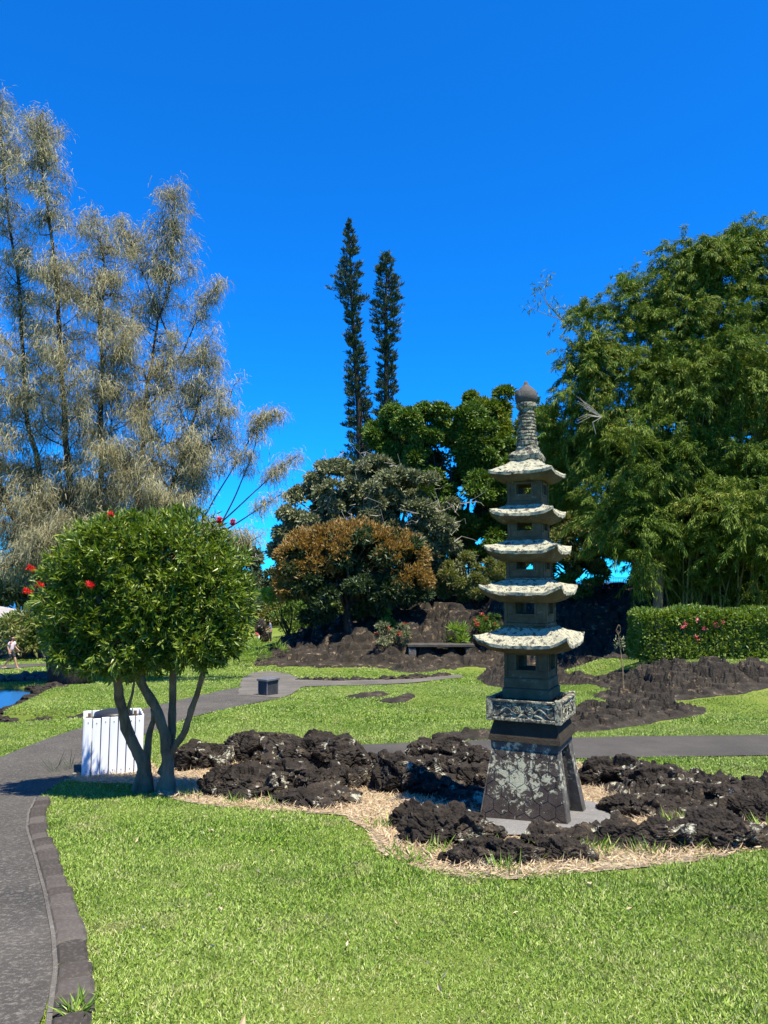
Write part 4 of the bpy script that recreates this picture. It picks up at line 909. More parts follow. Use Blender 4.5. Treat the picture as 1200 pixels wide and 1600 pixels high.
while k < 64:
    i = r.integers(len(cc))
    if cd[i][1] > .3: continue
    s_ = cc[i] + cd[i] * .5; e_ = s_ + (rdir(r, 1)[0] * .8 + cd[i] * .4 + np.array([0, -.25, .1])) * r.uniform(.8, 2.0); q = wander(r, s_, e_, 6, .35); mb = MB(); mb.tube(q, np.linspace(.028, .012, 6), 4, cap=False)
    mb.tube([q[2], q[2] + rdir(r, 1)[0] * .5, q[2] + rdir(r, 1)[0] * .8], [.02, .014, .01], 4, cap=False); mb.build('bare_twig', M['bark_pale'], tr, bx); k += 1
tr, cc, cd, r, bx = blob_tree('orange_tipped_tree', 'low spreading tree with orange brown new leaves over dark green ones', (545, 985), 43.5, [(550, 865, 75, 42), (490, 880, 50, 46), (610, 880, 50, 44), (530, 915, 85, 42), (625, 910, 42, 36), (475, 920, 38, 45), (570, 920, 70, 36), (500, 945, 40, 26)], 74, M['lychee_leaf'], M['bark_dark'], 52000, .26, .11, .6, 1.8, trunk_r=.28, nb=20)
q = rng(8); Bo = blob_px([(550, 865, 78, 45), (490, 880, 53, 48), (610, 880, 53, 46), (625, 910, 44, 38), (475, 920, 40, 47)], 43.5)
tp, tn = union_shell(q, Bo, 6500, .16); ok = (tn[:, 2] > -.4) & (fbm(tp * 1.3, 4, 5, .6) + .46 * tn[:, 2] > .15); tp, tn = tp[ok], tn[ok]; tp = tp + tn * .35 * fbm(tp * 1.6, 2, 6)[:, None]; k_ = 9
pp = np.repeat(tp, k_, 0) + q.normal(size=(len(tp) * k_, 3)) * .10; nn_ = np.repeat(tn, k_, 0)
quad_obj('new_growth', leaves(q, pp + nn_ * .15, nn_ * .8 + rdir(q, len(pp)) * .8 + np.array([0, 0, .4]), .24, .085, .3, .1), M['orange_leaf'], tr, bx)
blob_tree('yellow_tree', 'small yellow green feathery tree between the orange tipped tree and the pagoda', (735, 950), 46, [(725, 890, 34, 26), (745, 915, 46, 26), (705, 915, 24, 22), (770, 890, 30, 26)], 75, M['yel_leaf'], M['bark_dark'], 16000, .24, .07, .45, 2.4, trunk_r=.14, nb=14)
blob_tree('yellow_tree', 'olive green spreading shrub right of the pagoda roofs beneath the bamboo', (900, 940), 47, [(900, 850, 55, 38), (870, 890, 46, 36), (912, 888, 32, 30), (850, 850, 34, 44), (880, 820, 50, 34), (845, 900, 36, 34), (815, 880, 40, 40), (935, 850, 40, 30), (960, 845, 40, 24)], 76, M['yel_leaf'], M['bark_dark'], 42000, .26, .085, .5, 1.7, trunk_r=.16, nb=18)
blob_tree('slim_tree', 'thin dark trunked tree by the sea gap under the bamboo', (995, 940), 50, [(1000, 850, 40, 30), (985, 820, 40, 34)], 77, M['dark_leaf'], M['bark_dark'], 9000, .26, .10, .5, 1.6, trunk_r=.15, nb=8, trunk_top=(990, 850))
blob_tree('slim_tree', 'second thin trunk right of the sea gap under the bamboo', (1007, 942), 51, [(1030, 850, 40, 40), (1040, 800, 50, 40)], 78, M['dark_leaf'], M['bark_dark'], 9000, .26, .10, .5, 1.6, trunk_r=.15, nb=8, trunk_top=(1008, 850))
blob_tree('stout_tree', 'short stout grey trunk with leafy top at the left end of the hedge', (1028, 955), 38.5, [(1020, 850, 50, 36), (985, 835, 50, 34), (1050, 820, 40, 40)], 79, M['bamboo_leaf'], M['bark_grey'], 15000, .32, .06, .7, 1.6, trunk_r=.27, nb=12, trunk_top=(1028, 880), droop=1.0)
# distant line of trees by the shore, each its own crown
for k, (u, v, ru, rv, dd) in enumerate([(30, 905, 60, 42, 76), (120, 900, 70, 50, 80), (215, 905, 60, 44, 84), (300, 900, 60, 46, 80), (370, 890, 40, 44, 78), (430, 905, 36, 30, 84), (-60, 895, 70, 55, 78), (1090, 880, 90, 60, 72), (1240, 860, 110, 80, 72)]):
    blob_tree('shore_tree', ['distant shore tree at the left edge behind the pavilion', 'distant shore tree behind the ironwood trunk', 'distant shore tree behind the bottlebrush crown', 'distant shore tree behind the right of the bottlebrush crown', 'distant shore tree showing between bottlebrush and grey tree', 'small distant shore tree left of the grey tree foot', 'distant shore tree beyond the left photo edge', 'dark tree hidden deep behind the bamboo clump', 'dark tree behind the right end of the bamboo'][k], (u, 960), dd, [(u, v, ru, rv), (u + ru * .4, v + rv * .2, ru * .6, rv * .6), (u - ru * .4, v + rv * .15, ru * .6, rv * .7)], 500 + k, M['far_leaf'] if k < 7 else M['dark_leaf'], M['bark_dark'], 7000 if k < 7 else 16000, .55, .24, 1.2, .7, group='distant trees by the shore', trunk_r=.22, nb=7)

# ---- bamboo clump
def bamboo():
    r = rng(91); y0 = 39.0; bx = P(1120, 955, y0); bx[2] = tz(bx[0], y0)
    t = thing('bamboo_clump', 'huge dense clump of arching bamboo filling the right side behind the hedge', 'bamboo', bx)
    B = blob_px([(1120, 430, 75, 55), (1190, 450, 80, 70), (1065, 500, 74, 48), (975, 505, 56, 34), (915, 500, 24, 22, -.5), (935, 575, 56, 44), (900, 640, 36, 46), (1000, 600, 100, 70), (1110, 580, 100, 90, -1), (1200, 600, 80, 100), (935, 690, 60, 50), (1020, 720, 90, 70, -1), (1110, 730, 90, 80, -1), (1200, 760, 80, 90, -1), (975, 800, 62, 46, -2), (1000, 850, 50, 40, -2), (1150, 800, 80, 52, -3.2), (1190, 860, 60, 50, -3.5), (970, 682, 36, 14, -3.5), (1280, 500, 80, 100), (1290, 700, 80, 120), (1290, 860, 60, 70, -2), (1085, 405, 60, 36), (1150, 395, 60, 36), (1050, 450, 50, 36), (985, 468, 44, 24), (930, 478, 34, 18), (900, 560, 34, 30), (1050, 880, 60, 50, 1), (1120, 900, 80, 50, 1), (1200, 900, 80, 50, 1), (1060, 800, 70, 60, 1), (880, 720, 46, 50, 2), (905, 770, 44, 44, 2), (872, 665, 24, 40, 1)], y0)
    B = [(c, np.array([R[0], min(R[1], 2.4), R[2]])) for c, R in B]
    cc, cd = clumps(r, B, 2.3, .25); n = 1
    # a clump is a set of drooping sprays: sub-spray centres, leaves hang out of each
    sp = 11; m_ = len(cc) * sp; sd = unit(rdir(r, m_) * .9 + np.repeat(cd, sp, 0) * .55 + np.array([0, 0, .5])); sc = np.repeat(cc, sp, 0) + r.normal(size=(m_, 3)) * .28; sl_ = r.uniform(.7, 1.9, m_)
    n = 560000; j = r.integers(0, m_, n); f = r.uniform(.05, 1, n)[:, None] ** .8; L_ = sl_[j][:, None]; tg = sd[j] + np.array([0, 0, -1.15]) * f
    p = sc[j] + sd[j] * L_ * f + np.array([0, 0, -.44]) * L_ * f ** 2 + r.normal(size=(n, 3)) * np.array([.075, .075, .055]) * (1.2 - .5 * f)
    D = tg * .65 + rdir(r, n) * .62 + np.array([0, 0, -.35]); quad_obj('foliage', leaves(r, p, D, .27, .042, .35, .12), M['bamboo_leaf'], t, bx)
    mb = MB()
    for k in range(75):
        e = cc[r.integers(len(cc))]; s = bx + np.array([r.uniform(-2.6, 4.5), r.uniform(-1.0, 2), -.1]); mid = s + (e - s) * .5 + np.array([-(e - s)[0] * .22, 0, abs(e - s)[2] * .14])
        tt = np.linspace(0, 1, 14)[:, None]; q = s * (1 - tt) ** 2 + 2 * mid * tt * (1 - tt) + e * tt ** 2; mb.tube(q, np.linspace(.055, .012, 14), 6, cap=False)
    mb.build('culms', M['culm'], t, bx, True)
    mb = MB()          # bare twig at the upper left and the dead pale spray
    for (pth, w) in (([(930, 545), (890, 510), (860, 480), (840, 450)], .05), ([(880, 500), (850, 490), (828, 480)], .025), ([(875, 497), (850, 470), (856, 432)], .02), ([(1000, 465), (985, 440), (968, 432)], .03)):
        mb.tube([P(u, v, y0 - .5) for u, v in pth], np.linspace(w, .012, len(pth)), 5)
    mb.build('bare_branch', M['culm'], t, bx)
    mb = MB()
    for k in range(11): a = r.uniform(-.5, .6); mb.tube([P(940, 652, y0 - 3.2), P(925 - 10 * r.uniform(), 640 + 18 * a, y0 - 3.4), P(900 + 12 * r.uniform(), 628 + 44 * a + 8, y0 - 3.5)], [.014, .010, .005], 4)
    mb.tube([P(940, 652, y0 - 3.2), P(926, 660, y0 - 3.4), P(931, 678, y0 - 3.5)], [.02, .02, .014], 4); mb.build('dead_spray', M['bark_pale'], t, bx)
    q = rng(6); tp = [P(*a, y0 - .5) for a in ((840, 450), (850, 445), (856, 435), (835, 470), (828, 480), (870, 480), (968, 432), (976, 440), (990, 432), (862, 470))]
    pp = np.repeat(np.array(tp), 26, 0) + q.normal(size=(260, 3)) * .22; quad_obj('twig_leaves', leaves(q, pp, rdir(q, 260) + np.array([0, 0, -.8]), .30, .055), M['bamboo_leaf'], t, bx)
bamboo()
blob_tree('dark_tree', 'dark green tree mass standing deep behind the bamboo clump', (1110, 935), 49, [(1060, 640, 100, 110), (1160, 600, 110, 130), (1000, 700, 80, 90), (1250, 640, 110, 150), (1100, 780, 120, 90), (1210, 800, 110, 100), (1010, 800, 70, 70)], 80, M['dark_leaf'], M['bark_dark'], 60000, .5, .2, 1.2, .7, trunk_r=.5, nb=14)

# ---- clipped hedge
r = rng(15); hy = 24.3; h0, h1 = P(1003, 955, hy), P(1003, 1032, hy); hw = 13.0; hh = h0[2] - h1[2] + .1; hb = np.array([h0[0] + hw / 2, hy + .9, h1[2] - .1]); hb[2] = min(hb[2], tz(hb[0], hb[1]))
hed = thing('clipped_hedge', 'long clipped green hedge with a few pink flowers above the lava outcrop', 'hedge', hb)
n = 52000; d = rdir(r, n); q = np.sign(d) * np.abs(d) ** .22; q = q / np.abs(q).max(1, keepdims=True); u = r.uniform(-1, 1, n); face = r.choice(5, n, p=[.45, .02, .06, .02, .45]); pt = r.uniform(-1, 1, (n, 3))
for f, (ax, sg) in enumerate(((1, -1), (1, 1), (0, -1), (0, 1), (2, 1))): pt[face == f, ax] = sg
dep = 1 - .16 * r.uniform(0, 1, n) ** 1.5; half = np.array([hw / 2, .85, hh / 2]); nv = pt.copy(); nv = unit(np.sign(nv) * np.abs(nv) ** 6 + 1e-3)
cr = np.linalg.norm(np.clip(np.abs(pt * half) - (half - .3), 0, None), axis=1); pt = pt * half; over = np.clip(np.abs(pt) - (half - .3), 0, None); ln = np.linalg.norm(over, axis=1); f_ = np.where(ln > .3, .3 / np.maximum(ln, 1e-6), 1)
pt = np.sign(pt) * (np.minimum(np.abs(pt), half - .3) + over * f_[:, None]); pt = pt - nv * (.24 * r.uniform(0, 1, n) ** 1.5)[:, None]; w_ = pt + hb + np.array([0, 0, hh / 2]); pt = pt + nv * (.20 * fbm(w_ * 1.7, 3, 3))[:, None]
k_ = fbm(w_ * 3.5, 2, 4) > -.42; pt, nv = pt[k_], nv[k_]
quad_obj('foliage', leaves(r, pt + hb + np.array([0, 0, hh / 2]), nv * .6 + rdir(r, len(pt)) * .9 + np.array([0, -.1, .35]), .115, .06, .35, .1), M['hedge_leaf'], hed, hb)
mb = MB()
for k in range(70): x = r.uniform(-hw / 2 + .3, hw / 2 - .3); yy = r.uniform(-.5, .5); mb.tube(wander(r, hb + np.array([x, yy, -.1]), hb + np.array([x + r.uniform(-.3, .3), yy + r.uniform(-.2, .2), hh * .85]), 4, .1), [.03, .025, .02, .01], 4)
mb.build('stems', M['bark_dark'], hed, hb)
q = rng(2)
for (u, v) in ((1071, 976), (1067, 980), (1090, 968), (1100, 982), (1117, 975), (1118, 979), (1088, 996), (1130, 972)):
    p = P(u, v, hy + .02); quad_obj('flower', leaves(q, np.repeat(p[None], 14, 0) + q.normal(size=(14, 3)) * .03, rdir(q, 14) + np.array([0, -.8, .2]), .075, .055), M['pink'], hed, hb)

# ---- shrubs and small plants
def shrub(name, label, px, y, w, h, leaf, n, L, Wd, seed, cat='shrub', group=None, fl=None, nf=0, up=.5, stems=9, stem_r=.02, rc=.28, lo=.58, hi=.46, dx=0):
    r = rng(seed); bx = P(px[0], px[1], y); bx[2] = tz(bx[0], y) + px[2] if len(px) > 2 else tz(bx[0], y)
    t = thing(name, label, cat, bx, 0, group); k_ = w / 2; c = bx + np.array([dx, 0, h * lo]); R = np.array([k_, k_, h * hi]); cc, cd = clumps(r, [(c, R)], 9 / max(.4, k_), .45)
    quad_obj('foliage', clump_leaves(r, cc, cd, rc * min(1, k_), n, L, Wd, .9, up), leaf, t, bx); mb = MB()
    for k in range(stems): mb.tube(wander(r, bx + r.normal(size=3) * np.array([.05, .05, 0]), cc[r.integers(len(cc))], 5, .1), np.linspace(stem_r, .006, 5), 4)
    mb.build('stems', M['bark_dark'], t, bx)
    if fl:
        i = r.integers(0, len(cc), nf); p = cc[i] + unit(cd[i] + np.array([0, -.6, .5])) * rc * .9 * min(1, k_); 
        for a in p: quad_obj('flower', leaves(r, np.repeat(a[None], 12, 0) + r.normal(size=(12, 3)) * .05, rdir(r, 12) + np.array([0, -.3, .4]), .15, .08), fl, t, bx)
    return t
shrub('flowering_shrub', 'loose shrub with coral red flowers left of the plank footbridge', (618, 1008), 40.0, 2.1, 1.75, M['grey_leaf'], 3200, .14, .05, 201, fl=M['coral'], nf=14)
shrub('flowering_shrub', 'shrub with orange red flowers just left of the lowest pagoda roof', (762, 996), 40.5, 2.3, 1.6, M['dark_leaf'], 3200, .14, .06, 202, fl=M['coral'], nf=12)
shrub('strappy_plant', 'bright green strap leaved plant on the lava ledge behind the footbridge', (716, 1002), 40.2, 1.0, 1.1, M['bright_leaf'], 260, .55, .06, 203, cat='plant', up=.9)
shrub('broadleaf_plant', 'bright broad leaved young plant growing on the lava hill above the red flowered shrub', (601, 968), 43.0, 1.1, 1.3, M['bright_leaf'], 420, .24, .15, 204, cat='plant')
shrub('young_tree', 'small young tree with bright lime leaves near the people on the far lawn', (453, 1000), 50, 2.6, 4.0, M['bright_leaf'], 900, .26, .15, 205, cat='tree', stems=7, stem_r=.06, rc=.5, lo=.78, hi=.2, dx=-.9)
shrub('leafy_shrub', 'low green shrub beside the far lava mound under the grey tree', (458, 985), 62, 3.2, 2.2, M['dark_leaf'], 3500, .2, .1, 206, rc=.5)
shrub('yellow_shrub', 'yellow green drooping shrub behind the walking person', (35, 1012), 45, 2.4, 2.6, M['yel_leaf'], 900, .5, .12, 207, rc=.6, up=.1)
shrub('leafy_shrub', 'dark shrub behind the far boulders left of the ironwood trunk', (64, 1020), 47, 4.5, 3.0, M['dark_leaf'], 6000, .24, .1, 208, rc=.7)
shrub('leafy_shrub', 'dark shrub mass to the right of the ironwood trunk behind the bottlebrush stems', (250, 1024), 46, 7.0, 3.2, M['dark_leaf'], 8000, .26, .12, 209, rc=.8)
shrub('leafy_shrub', 'small bushy green shrub on the hill crest right of the top pagoda storeys', (905, 935), 45, 2.6, 1.5, M['dark_leaf'], 3000, .18, .08, 210, rc=.4)
shrub('tall_grass_clump', 'tuft of tall fine grass at the left foot of the far lava mound', (404, 1036), 41, 3.6, .8, M['bright_leaf'], 700, .5, .03, 211, cat='grass tuft', up=1.2, stems=2)
for k, (u, w, h, yy) in enumerate([(372, 5, 3.2, 74), (398, 4.5, 3.6, 80), (425, 5, 2.6, 78), (455, 5, 3.8, 82), (482, 5, 3.0, 76), (505, 5, 3.4, 80), (655, 5, 2.2, 66), (690, 4, 2.0, 67), (535, 5, 3.2, 78), (352, 5, 3.5, 78)]):
    shrub('shore_shrub', ['dull shore shrub just right of the bottlebrush crown edge', 'tall dull shore shrub behind the bending child', 'low shore shrub behind the adult in blue', 'tall shore shrub behind the lime leaved young tree', 'shore shrub showing under the left of the grey tree', 'shore shrub showing beneath the orange tipped tree crown', 'low shrub on the crest right of the orange tipped tree', 'low crest shrub behind the small yellow green tree', 'shore shrub behind the orange tipped tree trunk', 'shore shrub hidden behind the bottlebrush crown edge'][k], (u, 950), yy, w, h, [M['far_leaf'], M['dark_leaf'], M['yel_leaf']][k % 3], 2600, .36, .16, 700 + k, rc=.7, stems=4)
# thin sapling with a loop of bare twig standing on the lava
sp_ = P(967, 1070, 20.6); sb = np.array([sp_[0], 20.6, tz(sp_[0], 20.6)]); st = thing('thin_sapling', 'spindly grey sapling standing alone on the lava outcrop left of the hedge', 'sapling', sb)
mb = MB(); mb.tube(np.array(pts_px([(974, 1076, 0), (973, 1045, 0), (970, 1020, .02), (967, 995, 0), (965, 985, 0)], 20.6)), [.022, .018, .014, .010, .008], 6)
for sg in (-1, 1): mb.tube(np.array(pts_px([(966, 992, 0), (966 + sg * 3.5, 986, 0), (967 + sg * 2, 979, 0), (967, 976, 0)], 20.6)), .008, 5)
mb.build('stem', M['bark_grey'], st, sb); q = rng(31); pp = np.array([P(q.uniform(961, 976), q.uniform(996, 1012), 20.6 + q.normal() * .08) for _ in range(90)]); quad_obj('foliage', leaves(q, pp, rdir(q, 90) + np.array([0, 0, .2]), .085, .03), M['grey_leaf'], st, sb)

# ------------------------------------------------------------------ pavilion far left, railing by the sea
pg = P(-20, 1012, 58); pz = tz(pg[0], 58); pav = thing('pavilion', 'low grey roofed pavilion with dark open sides at the left photo edge', 'pavilion', (pg[0], 58, pz), rad(6))
M['roof_tile'] = plain('pavilion_roof', (.30, .27, .25), .8, .2, 3, .4); M['fascia'] = plain('fascia_board', (.58, .58, .55), .7, .1); M['wall_dark'] = plain('pavilion_wall', (.07, .062, .055), .85, .3)
zr = P(0, 968, 58)[2] - pz; mb = MB(); ringbox(mb, 7.4, 1.2, zr + .1, zr + 1.0); mb.build('roof', M['roof_tile'], pav)
mb = MB(); mb.box((0, 0, zr), (7.5, 7.5, .3), bev=.03); mb.build('fascia', M['fascia'], pav)
for sx in (-1, -.33, .33, 1):
    for sy in (-1, 1): mb = MB(); mb.box((sx * 3.1, sy * 3.1, (zr - .15) / 2), (.2, .2, zr - .15), bev=.02); mb.build('post', M['wall_dark'], pav)
mb = MB(); mb.box((0, 2.6, (zr - .2) / 2), (6.2, .15, zr - .2)); mb.build('back_wall', M['wall_dark'], pav)
mb = MB(); mb.box((0, -2.9, .45), (6.0, .25, .9), bev=.02); mb.build('low_wall', M['roof_tile'], pav, rough=.01)
fy = 62.0; fx0, fx1 = P(925, 920, fy)[0], P(1012, 920, fy)[0]; fz = tz((fx0 + fx1) / 2, fy); fe = thing('shore_railing', 'dark metal railing along the shore in the gap under the bamboo', 'railing', ((fx0 + fx1) / 2, fy, fz)); M['iron'] = plain('railing_iron', (.03, .035, .045), .6)
w_ = fx1 - fx0; mb = MB(); hr = 1.1
for z in (.15, hr): mb.box((0, 0, z), (w_, .05, .05))
mb.build('rail', M['iron'], fe); mb = MB()
for x in np.arange(-w_ / 2, w_ / 2, .14): mb.box((x, 0, hr / 2), (.025, .025, hr - .05))
mb.build('balusters', M['iron'], fe)

# ------------------------------------------------------------------ people
def skin_obj(name, verts, edges, radii, mat, parent, sub=2):
    me = bpy.data.meshes.new(name); me.from_pydata([tuple(v) for v in verts], edges, []); o = link(name, me, mat, parent)
    md = o.modifiers.new('skin', 'SKIN'); md.use_smooth_shade = True; md.branch_smoothing = .5
    for i, q in enumerate(radii): d = me.skin_vertices[0].data[i]; d.radius = (q, q) if not isinstance(q, tuple) else q; d.use_root = (i == 0)
    s = o.modifiers.new('sub', 'SUBSURF'); s.levels = sub; s.render_levels = sub; return o
M['skin'] = plain('skin', (.36, .20, .13), .55, .08, 5, .05); M['hair'] = plain('dark_hair', (.02, .015, .012), .5, .2, 20, .4)
M['eye'] = plain('eye', (.02, .015, .01), .2); M['lip'] = plain('lip', (.35, .12, .10), .5)
def rotlean(p, a, piv):
    p = np.asarray(p, float) - piv; c, s = math.cos(a), math.sin(a); return np.array([p[0] * c + p[2] * s, p[1], -p[0] * s + p[2] * c]) + piv
def person(label, loc, heading, H, lean, arms, legs, shirt, shorts, long_legs=False, shoes=None):
    """local frame: +x forward, +y left, z up; arms/legs = ((elbow), (wrist)) / ((knee), (ankle)) for left then right, at height 1.7"""
    t = thing('person', label, 'person', loc, heading); s = H / 1.7; piv = np.array([0, 0, .93])
    up = lambda p: rotlean(p, lean, piv)
    V = []; E = []; R = []
    def add(p, q, par=None):
        V.append(np.asarray(p, float) * s); R.append(q * s if not isinstance(q, tuple) else (q[0] * s, q[1] * s)); i = len(V) - 1
        if par is not None: E.append((par, i))
        return i
    pel = add((0, 0, .93), .115); wa = add(up((0, 0, 1.08)), .105, pel); ch = add(up((0, 0, 1.27)), .125, wa); nb_ = add(up((0, 0, 1.41)), .07, ch); nk = add(up((.01, 0, 1.49)), .05, nb_)
    h0 = add(up((.02, 0, 1.555)), .068, nk); h1 = add(up((.025, 0, 1.625)), .082, h0); h2 = add(up((.02, 0, 1.68)), .055, h1); add(up((.112, 0, 1.60)), .014, h1)
    for sg in (1, -1): add(up((.015, sg * .085, 1.60)), .016, h1)
    J = {}
    for sg, (el, wr) in zip((1, -1), arms):
        sh = add(up((0, sg * .165, 1.385)), .055, ch); e = add(up(el) , .042, sh); w = add(up(wr), .028, e); d = unit(np.array(up(wr)) - np.array(up(el)))
        pm = add(up(wr) + d * .06, (.036, .022), w); J['arm%d' % sg] = (sh, e, w); side = np.array([0, 1.0, 0]) - d * d[1]; side = unit(side); cur = np.cross(d, side) * .25
        for k, (o_, ln) in enumerate(((-.028, .06), (-.009, .075), (.010, .07), (.028, .055))):
            f1 = add(up(wr) + d * .10 + side * o_, .0085, pm); f2 = add(up(wr) + d * (.10 + ln * .6) + side * o_ * 1.1 + cur * .05, .008, f1); add(up(wr) + d * (.10 + ln) + side * o_ * 1.1 + cur * .14, .007, f2)
        th = add(up(wr) + d * .05 + np.cross(side, d) * .035 + side * .02, .010, pm); add(up(wr) + d * .085 + np.cross(side, d) * .05 + side * .02, .008, th)
    for sg, (kn, an) in zip((1, -1), legs):
        hp = add((0, sg * .09, .88), .085, pel); k_ = add(kn, .058, hp); cf = add(np.array(kn) * .62 + np.array(an) * .38 - np.array([.015, 0, 0]), .055, k_); a = add(an, .036, cf); hl = add(np.array(an) + [-.03, 0, -.045], .034, a); add(np.array(an) + [.07, 0, -.05], .034, a); f = add(np.array(an) + [.15, 0, -.06], .025, len(V) - 1); J['leg%d' % sg] = (hp, k_, a)
    body = skin_obj('body', V, E, R, M['skin'], t)
    # clothes follow the same skeleton
    def cloth(name, idx, ed, rr, mat): skin_obj(name, idx, ed, [q * s for q in rr], mat, t)
    sl_ = []; cv = [V[pel] + np.array([0, 0, -.02 * s]), V[wa], V[ch], V[nb_]]; ce = [(0, 1), (1, 2), (2, 3)]; cr = [.145, .138, .152, .082]
    for sg in (1, -1):
        sh, e, w = J['arm%d' % sg]; i = len(cv); cv += [V[sh], V[sh] * .35 + V[e] * .65]; ce += [(2, i), (i, i + 1)]; cr += [.075, .072]
    cloth('shirt', cv, ce, cr, shirt)
    cv = [V[pel] + np.array([0, 0, .05 * s]), V[pel] - np.array([0, 0, .03 * s])]; ce = [(0, 1)]; cr = [.132, .138]
    for sg in (1, -1):
        hp, k_, a = J['leg%d' % sg]; i = len(cv); e_ = V[hp] * .12 + V[k_] * .88 if not long_legs else V[k_]; cv += [V[hp], e_]; ce += [(1, i), (i, i + 1)]; cr += [.108, .092]
        if long_legs: cv.append(V[a]); ce.append((i + 1, i + 2)); cr.append(.062)
    cloth('trousers' if long_legs else 'shorts', cv, ce, cr, shorts)
    skin_obj('hair', [up((.0, 0, 1.625)) * s, up((-.012, 0, 1.68)) * s, up((-.055, 0, 1.60)) * s], [(0, 1), (0, 2)], [.088 * s, .07 * s, .06 * s], M['hair'], t)
    mb = MB(); V2, F2 = ico(2)
    for sg in (1, -1): mb.add(V2 * .011 * s + up((.098, sg * .032, 1.632)) * s, F2)
    mb.build('eyes', M['eye'], t, smooth=True); mb = MB(); mb.add(V2 * np.array([.008, .026, .007]) * s + up((.096, 0, 1.567)) * s, F2); mb.build('mouth', M['lip'], t, smooth=True)
    if shoes:
        mb = MB()
        for sg in (1, -1): a = V[J['leg%d' % sg][2]]; mb.box(a + np.array([.055, 0, -.082]) * s, (.27 * s, .095 * s, .025 * s), bev=.01)
        mb.build('sandals', shoes, t)
    return t
M['shirt_pink'] = plain('pale_pink_cotton', (.72, .58, .64), .85, .1, 4, .3); M['short_navy'] = plain('dark_shorts', (.025, .028, .04), .85); M['shirt_blue'] = plain('blue_cotton', (.10, .17, .36), .85); M['trs'] = plain('dark_trousers', (.02, .02, .022), .85)
M['shirt_red'] = plain('red_cotton', (.55, .06, .09), .85); M['short_white'] = plain('white_shorts', (.65, .65, .68), .85); M['sandal'] = plain('tan_sandal', (.5, .38, .28), .7)
g = G(16, 1046); person('person walking right on the far path in a pale pink shirt and dark shorts', (g[0], g[1], tz(g[0], g[1]) + .03), rad(-14), 1.68, .10,
    (((.05, .22, 1.12), (.24, .22, 1.0)), ((-.05, -.22, 1.12), (.10, -.24, .93))), (((.20, .09, .50), (.34, .09, .10)), ((-.02, -.09, .48), (-.34, -.09, .14))), M['shirt_pink'], M['short_navy'], shoes=M['sandal'])
g = P(423, 1003, 57); person('person standing in a blue shirt and dark trousers on the far lawn', (g[0], 57, tz(g[0], 57)), rad(190), 1.74, .12,
    (((.05, .23, 1.12), (.26, .2, 1.02)), ((.05, -.23, 1.12), (.26, -.2, 1.04))), (((.03, .1, .50), (0, .11, .09)), ((.05, -.1, .50), (-.02, -.11, .09))), M['shirt_blue'], M['trs'], True)
g = G(404, 1008); person('small child in a red top and white shorts bending forward beside the adult in blue', (g[0], g[1], tz(g[0], g[1])), rad(195), 1.30, .95,
    (((.14, .2, 1.16), (.30, .12, 1.25)), ((.14, -.2, 1.16), (.30, -.12, 1.25))), (((.02, .1, .50), (.0, .1, .09)), ((.0, -.1, .50), (-.06, -.12, .09))), M['shirt_red'], M['short_white'])
g = P(408, 1003, 58); boulder('upright_stone', (g[0], 58.3), (.8, .7, 1.75), 777, M['lava'], 'upright black stone behind the bending child', 'rock', None, 5, .12, .5, .06, .03)

# ------------------------------------------------------------------ lawn blades, straw and weeds
NOGRASS = [PATH, CROSS, GRAV, WALK, STRAW2, PAD, KERB, np.array(hp)] + LAVA_POLYS
def scatter(r, y0, y1, dens, pad=1.6):
    out = []; n = int(dens * (.56 * (y1 ** 2 - y0 ** 2) + 2 * pad * (y1 - y0))); y = np.sqrt(r.uniform(y0 ** 2, y1 ** 2, n)); x = r.uniform(-1, 1, n) * (.56 * y + pad); return x, y
def allowed(x, y, polys, m=.0):
    ok = np.ones(len(x), bool)
    for p in polys:
        p = np.asarray(p); b0, b1 = p.min(0) - .2, p.max(0) + .2; k = (x > b0[0]) & (x < b1[0]) & (y > b0[1]) & (y < b1[1])
        if k.any():
            j = np.where(k)[0]; ok[j[pip(x[j], y[j], p)]] = False
    return ok
r = rng(2024); Q = []; cnt = []
for (y0, y1, dens, L, Wd) in ((2.3, 4.5, 13000, .043, .0088), (4.5, 7, 9500, .046, .010), (7, 11, 5000, .053, .013), (11, 17, 3400, .052, .015), (17, 28, 1100, .062, .024), (28, 62, 170, .08, .045)):
    x, y = scatter(r, y0, y1, dens); jx = .09 * fbm(np.c_[x * 3, y * 3, x * 0], 3, 31); jy = .09 * fbm(np.c_[x * 3, y * 3, x * 0], 3, 32)
    ok = allowed(x, y, NOGRASS) & (~pip(x + jx * 4, y + jy * 4, STRAW) | ((r.uniform(size=len(x)) < .10) & (fbm(np.c_[x * 2.2, y * 2.2, x * 0], 3, 77) > .0)))
    if y1 > 16:
        kk = (y > 16) & (y < 30) & (x < -5); s_ = np.full(len(x), -9.); s_[kk] = sdist(x[kk], y[kk], POND); ok &= s_ < -.12
    x, y = x[ok], y[ok]; n = len(x); p = np.c_[x, y, terrain(x, y) - .004]
    hN = fbm(np.c_[x * .8, y * .8, x * 0], 3, 41); hs_ = (.8 + .5 * hN)[:, None]
    d = rdir(r, n); d[:, 2] = np.abs(d[:, 2]) * .5 + r.uniform(.0, .55, n); q = leaves(r, p, d, L, Wd, .4, .22, .5); q = p[:, None] + (q - p[:, None]) * hs_[:, None]; q[:, 0, :2] += 0; Q.append(q); cnt.append(n)
print('grass', cnt); 
tag(quad_obj('lawn_grass', np.concatenate(Q), M['grass']), 'short green lawn grass covering the ground between paths and rocks', 'grass', None, 'stuff')
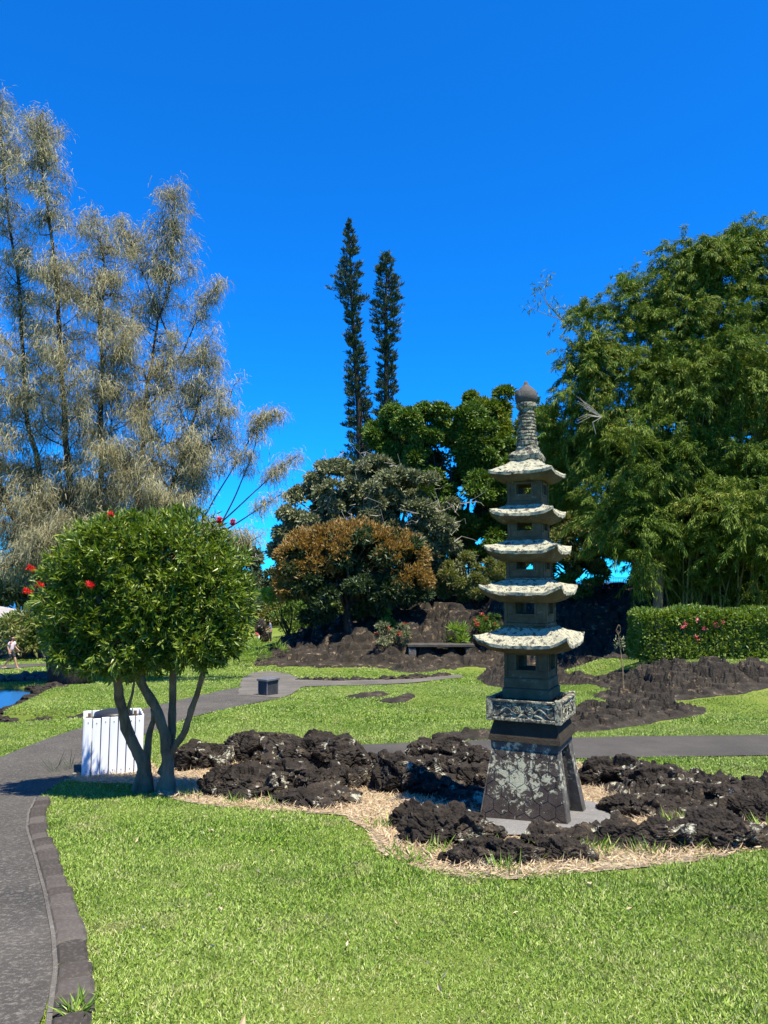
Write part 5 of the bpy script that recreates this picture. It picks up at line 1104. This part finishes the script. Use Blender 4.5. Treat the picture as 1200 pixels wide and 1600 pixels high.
r = rng(12); lo, hi = STRAW.min(0), STRAW.max(0); n = 95000; x = r.uniform(lo[0], hi[0], n); y = r.uniform(lo[1], hi[1], n); ok = pip(x, y, STRAW) & allowed(x, y, [PAD]) & (fbm(np.c_[x * 1.6, y * 1.6, x * 0], 3, 5) > -.55); x, y = x[ok], y[ok]
x2 = r.uniform(-6, -3.5, 20000); y2 = r.uniform(9, 14, 20000); k2 = pip(x2, y2, STRAW2) & ~pip(x2, y2, PATH); x = np.r_[x, x2[k2]]; y = np.r_[y, y2[k2]]
d = rdir(r, len(x)); d[:, 2] = np.abs(d[:, 2]) * .28 + .03; tag(quad_obj('dry_grass', leaves(r, np.c_[x, y, terrain(x, y) + .012 + r.uniform(0, .025, len(x))], d, .085, .009, .5, .2), M['straw']), 'pale dry straw coloured grass around the lava rocks', 'dry grass', None, 'stuff')
def tuft(label, u, v, n, h, seed, w=.12, mat='grass', wd=.012, name='grass_tuft', group='green tufts among the rocks'):
    q = rng(seed); g = G(u, v); d = rdir(q, n); d[:, 2] = np.abs(d[:, 2]) * .8 + .55; p = np.c_[q.normal(size=n) * w * .5, q.normal(size=n) * w * .4, np.zeros(n)] * (.25 if name == 'weed' else 1)
    tag(quad_obj(name, leaves(q, p, d, h, wd, .4, .15), M[mat], loc=tuple(g)), label, 'grass tuft', group)
tl = 'green grass tuft growing in the straw at the foot of the lava rocks'
for k, (u, v) in enumerate([(535, 1256), (760, 1330), (928, 1336), (1078, 1326), (1098, 1330), (1110, 1322), (620, 1340), (640, 1352), (790, 1362), (880, 1344), (300, 1246), (365, 1258), (640, 1285), (690, 1336), (945, 1335), (1020, 1338), (830, 1348), (1160, 1322), (420, 1262), (596, 1296)]): tuft(tl, u, v, 42, .15, 600 + k, .16)
for k, (u, v) in enumerate([(742, 1240), (118, 1588), (1064, 1290), (1190, 1302)]): tuft(['green tuft in the shadow left of the pagoda base', 'weed sprawling over the kerb stones at the bottom left', 'yellow green tuft inside the right lava field', 'pale tuft by the right edge rock'][k], u, v, 46, .17 if k != 1 else .10, 640 + k, .14, 'bright_leaf' if k < 1 else 'grass', .014, 'weed' if k == 1 else 'grass_tuft', None)
for k, (u, v) in enumerate([(84, 1208), (112, 1204)]): tuft('wiry dark weed stems at the path edge left of the bin', u, v, 14, .34, 660 + k, .2, 'lychee_leaf', .010, 'weed', 'weeds left of the bin')
r = rng(88); x, y = scatter(r, 3.0, 11, 1.6); ok = allowed(x, y, NOGRASS) & ~pip(x, y, STRAW); x, y = x[ok], y[ok]; d = rdir(r, len(x)); d[:, 2] = np.abs(d[:, 2]) * .15
tag(quad_obj('fallen_leaves', leaves(r, np.c_[x, y, terrain(x, y) + .03], d, .06, .022, .4, .2), M['straw']), 'scattered dry fallen leaves lying on the near lawn', 'fallen leaves', None, 'stuff')
print('objects', len(C.objects))
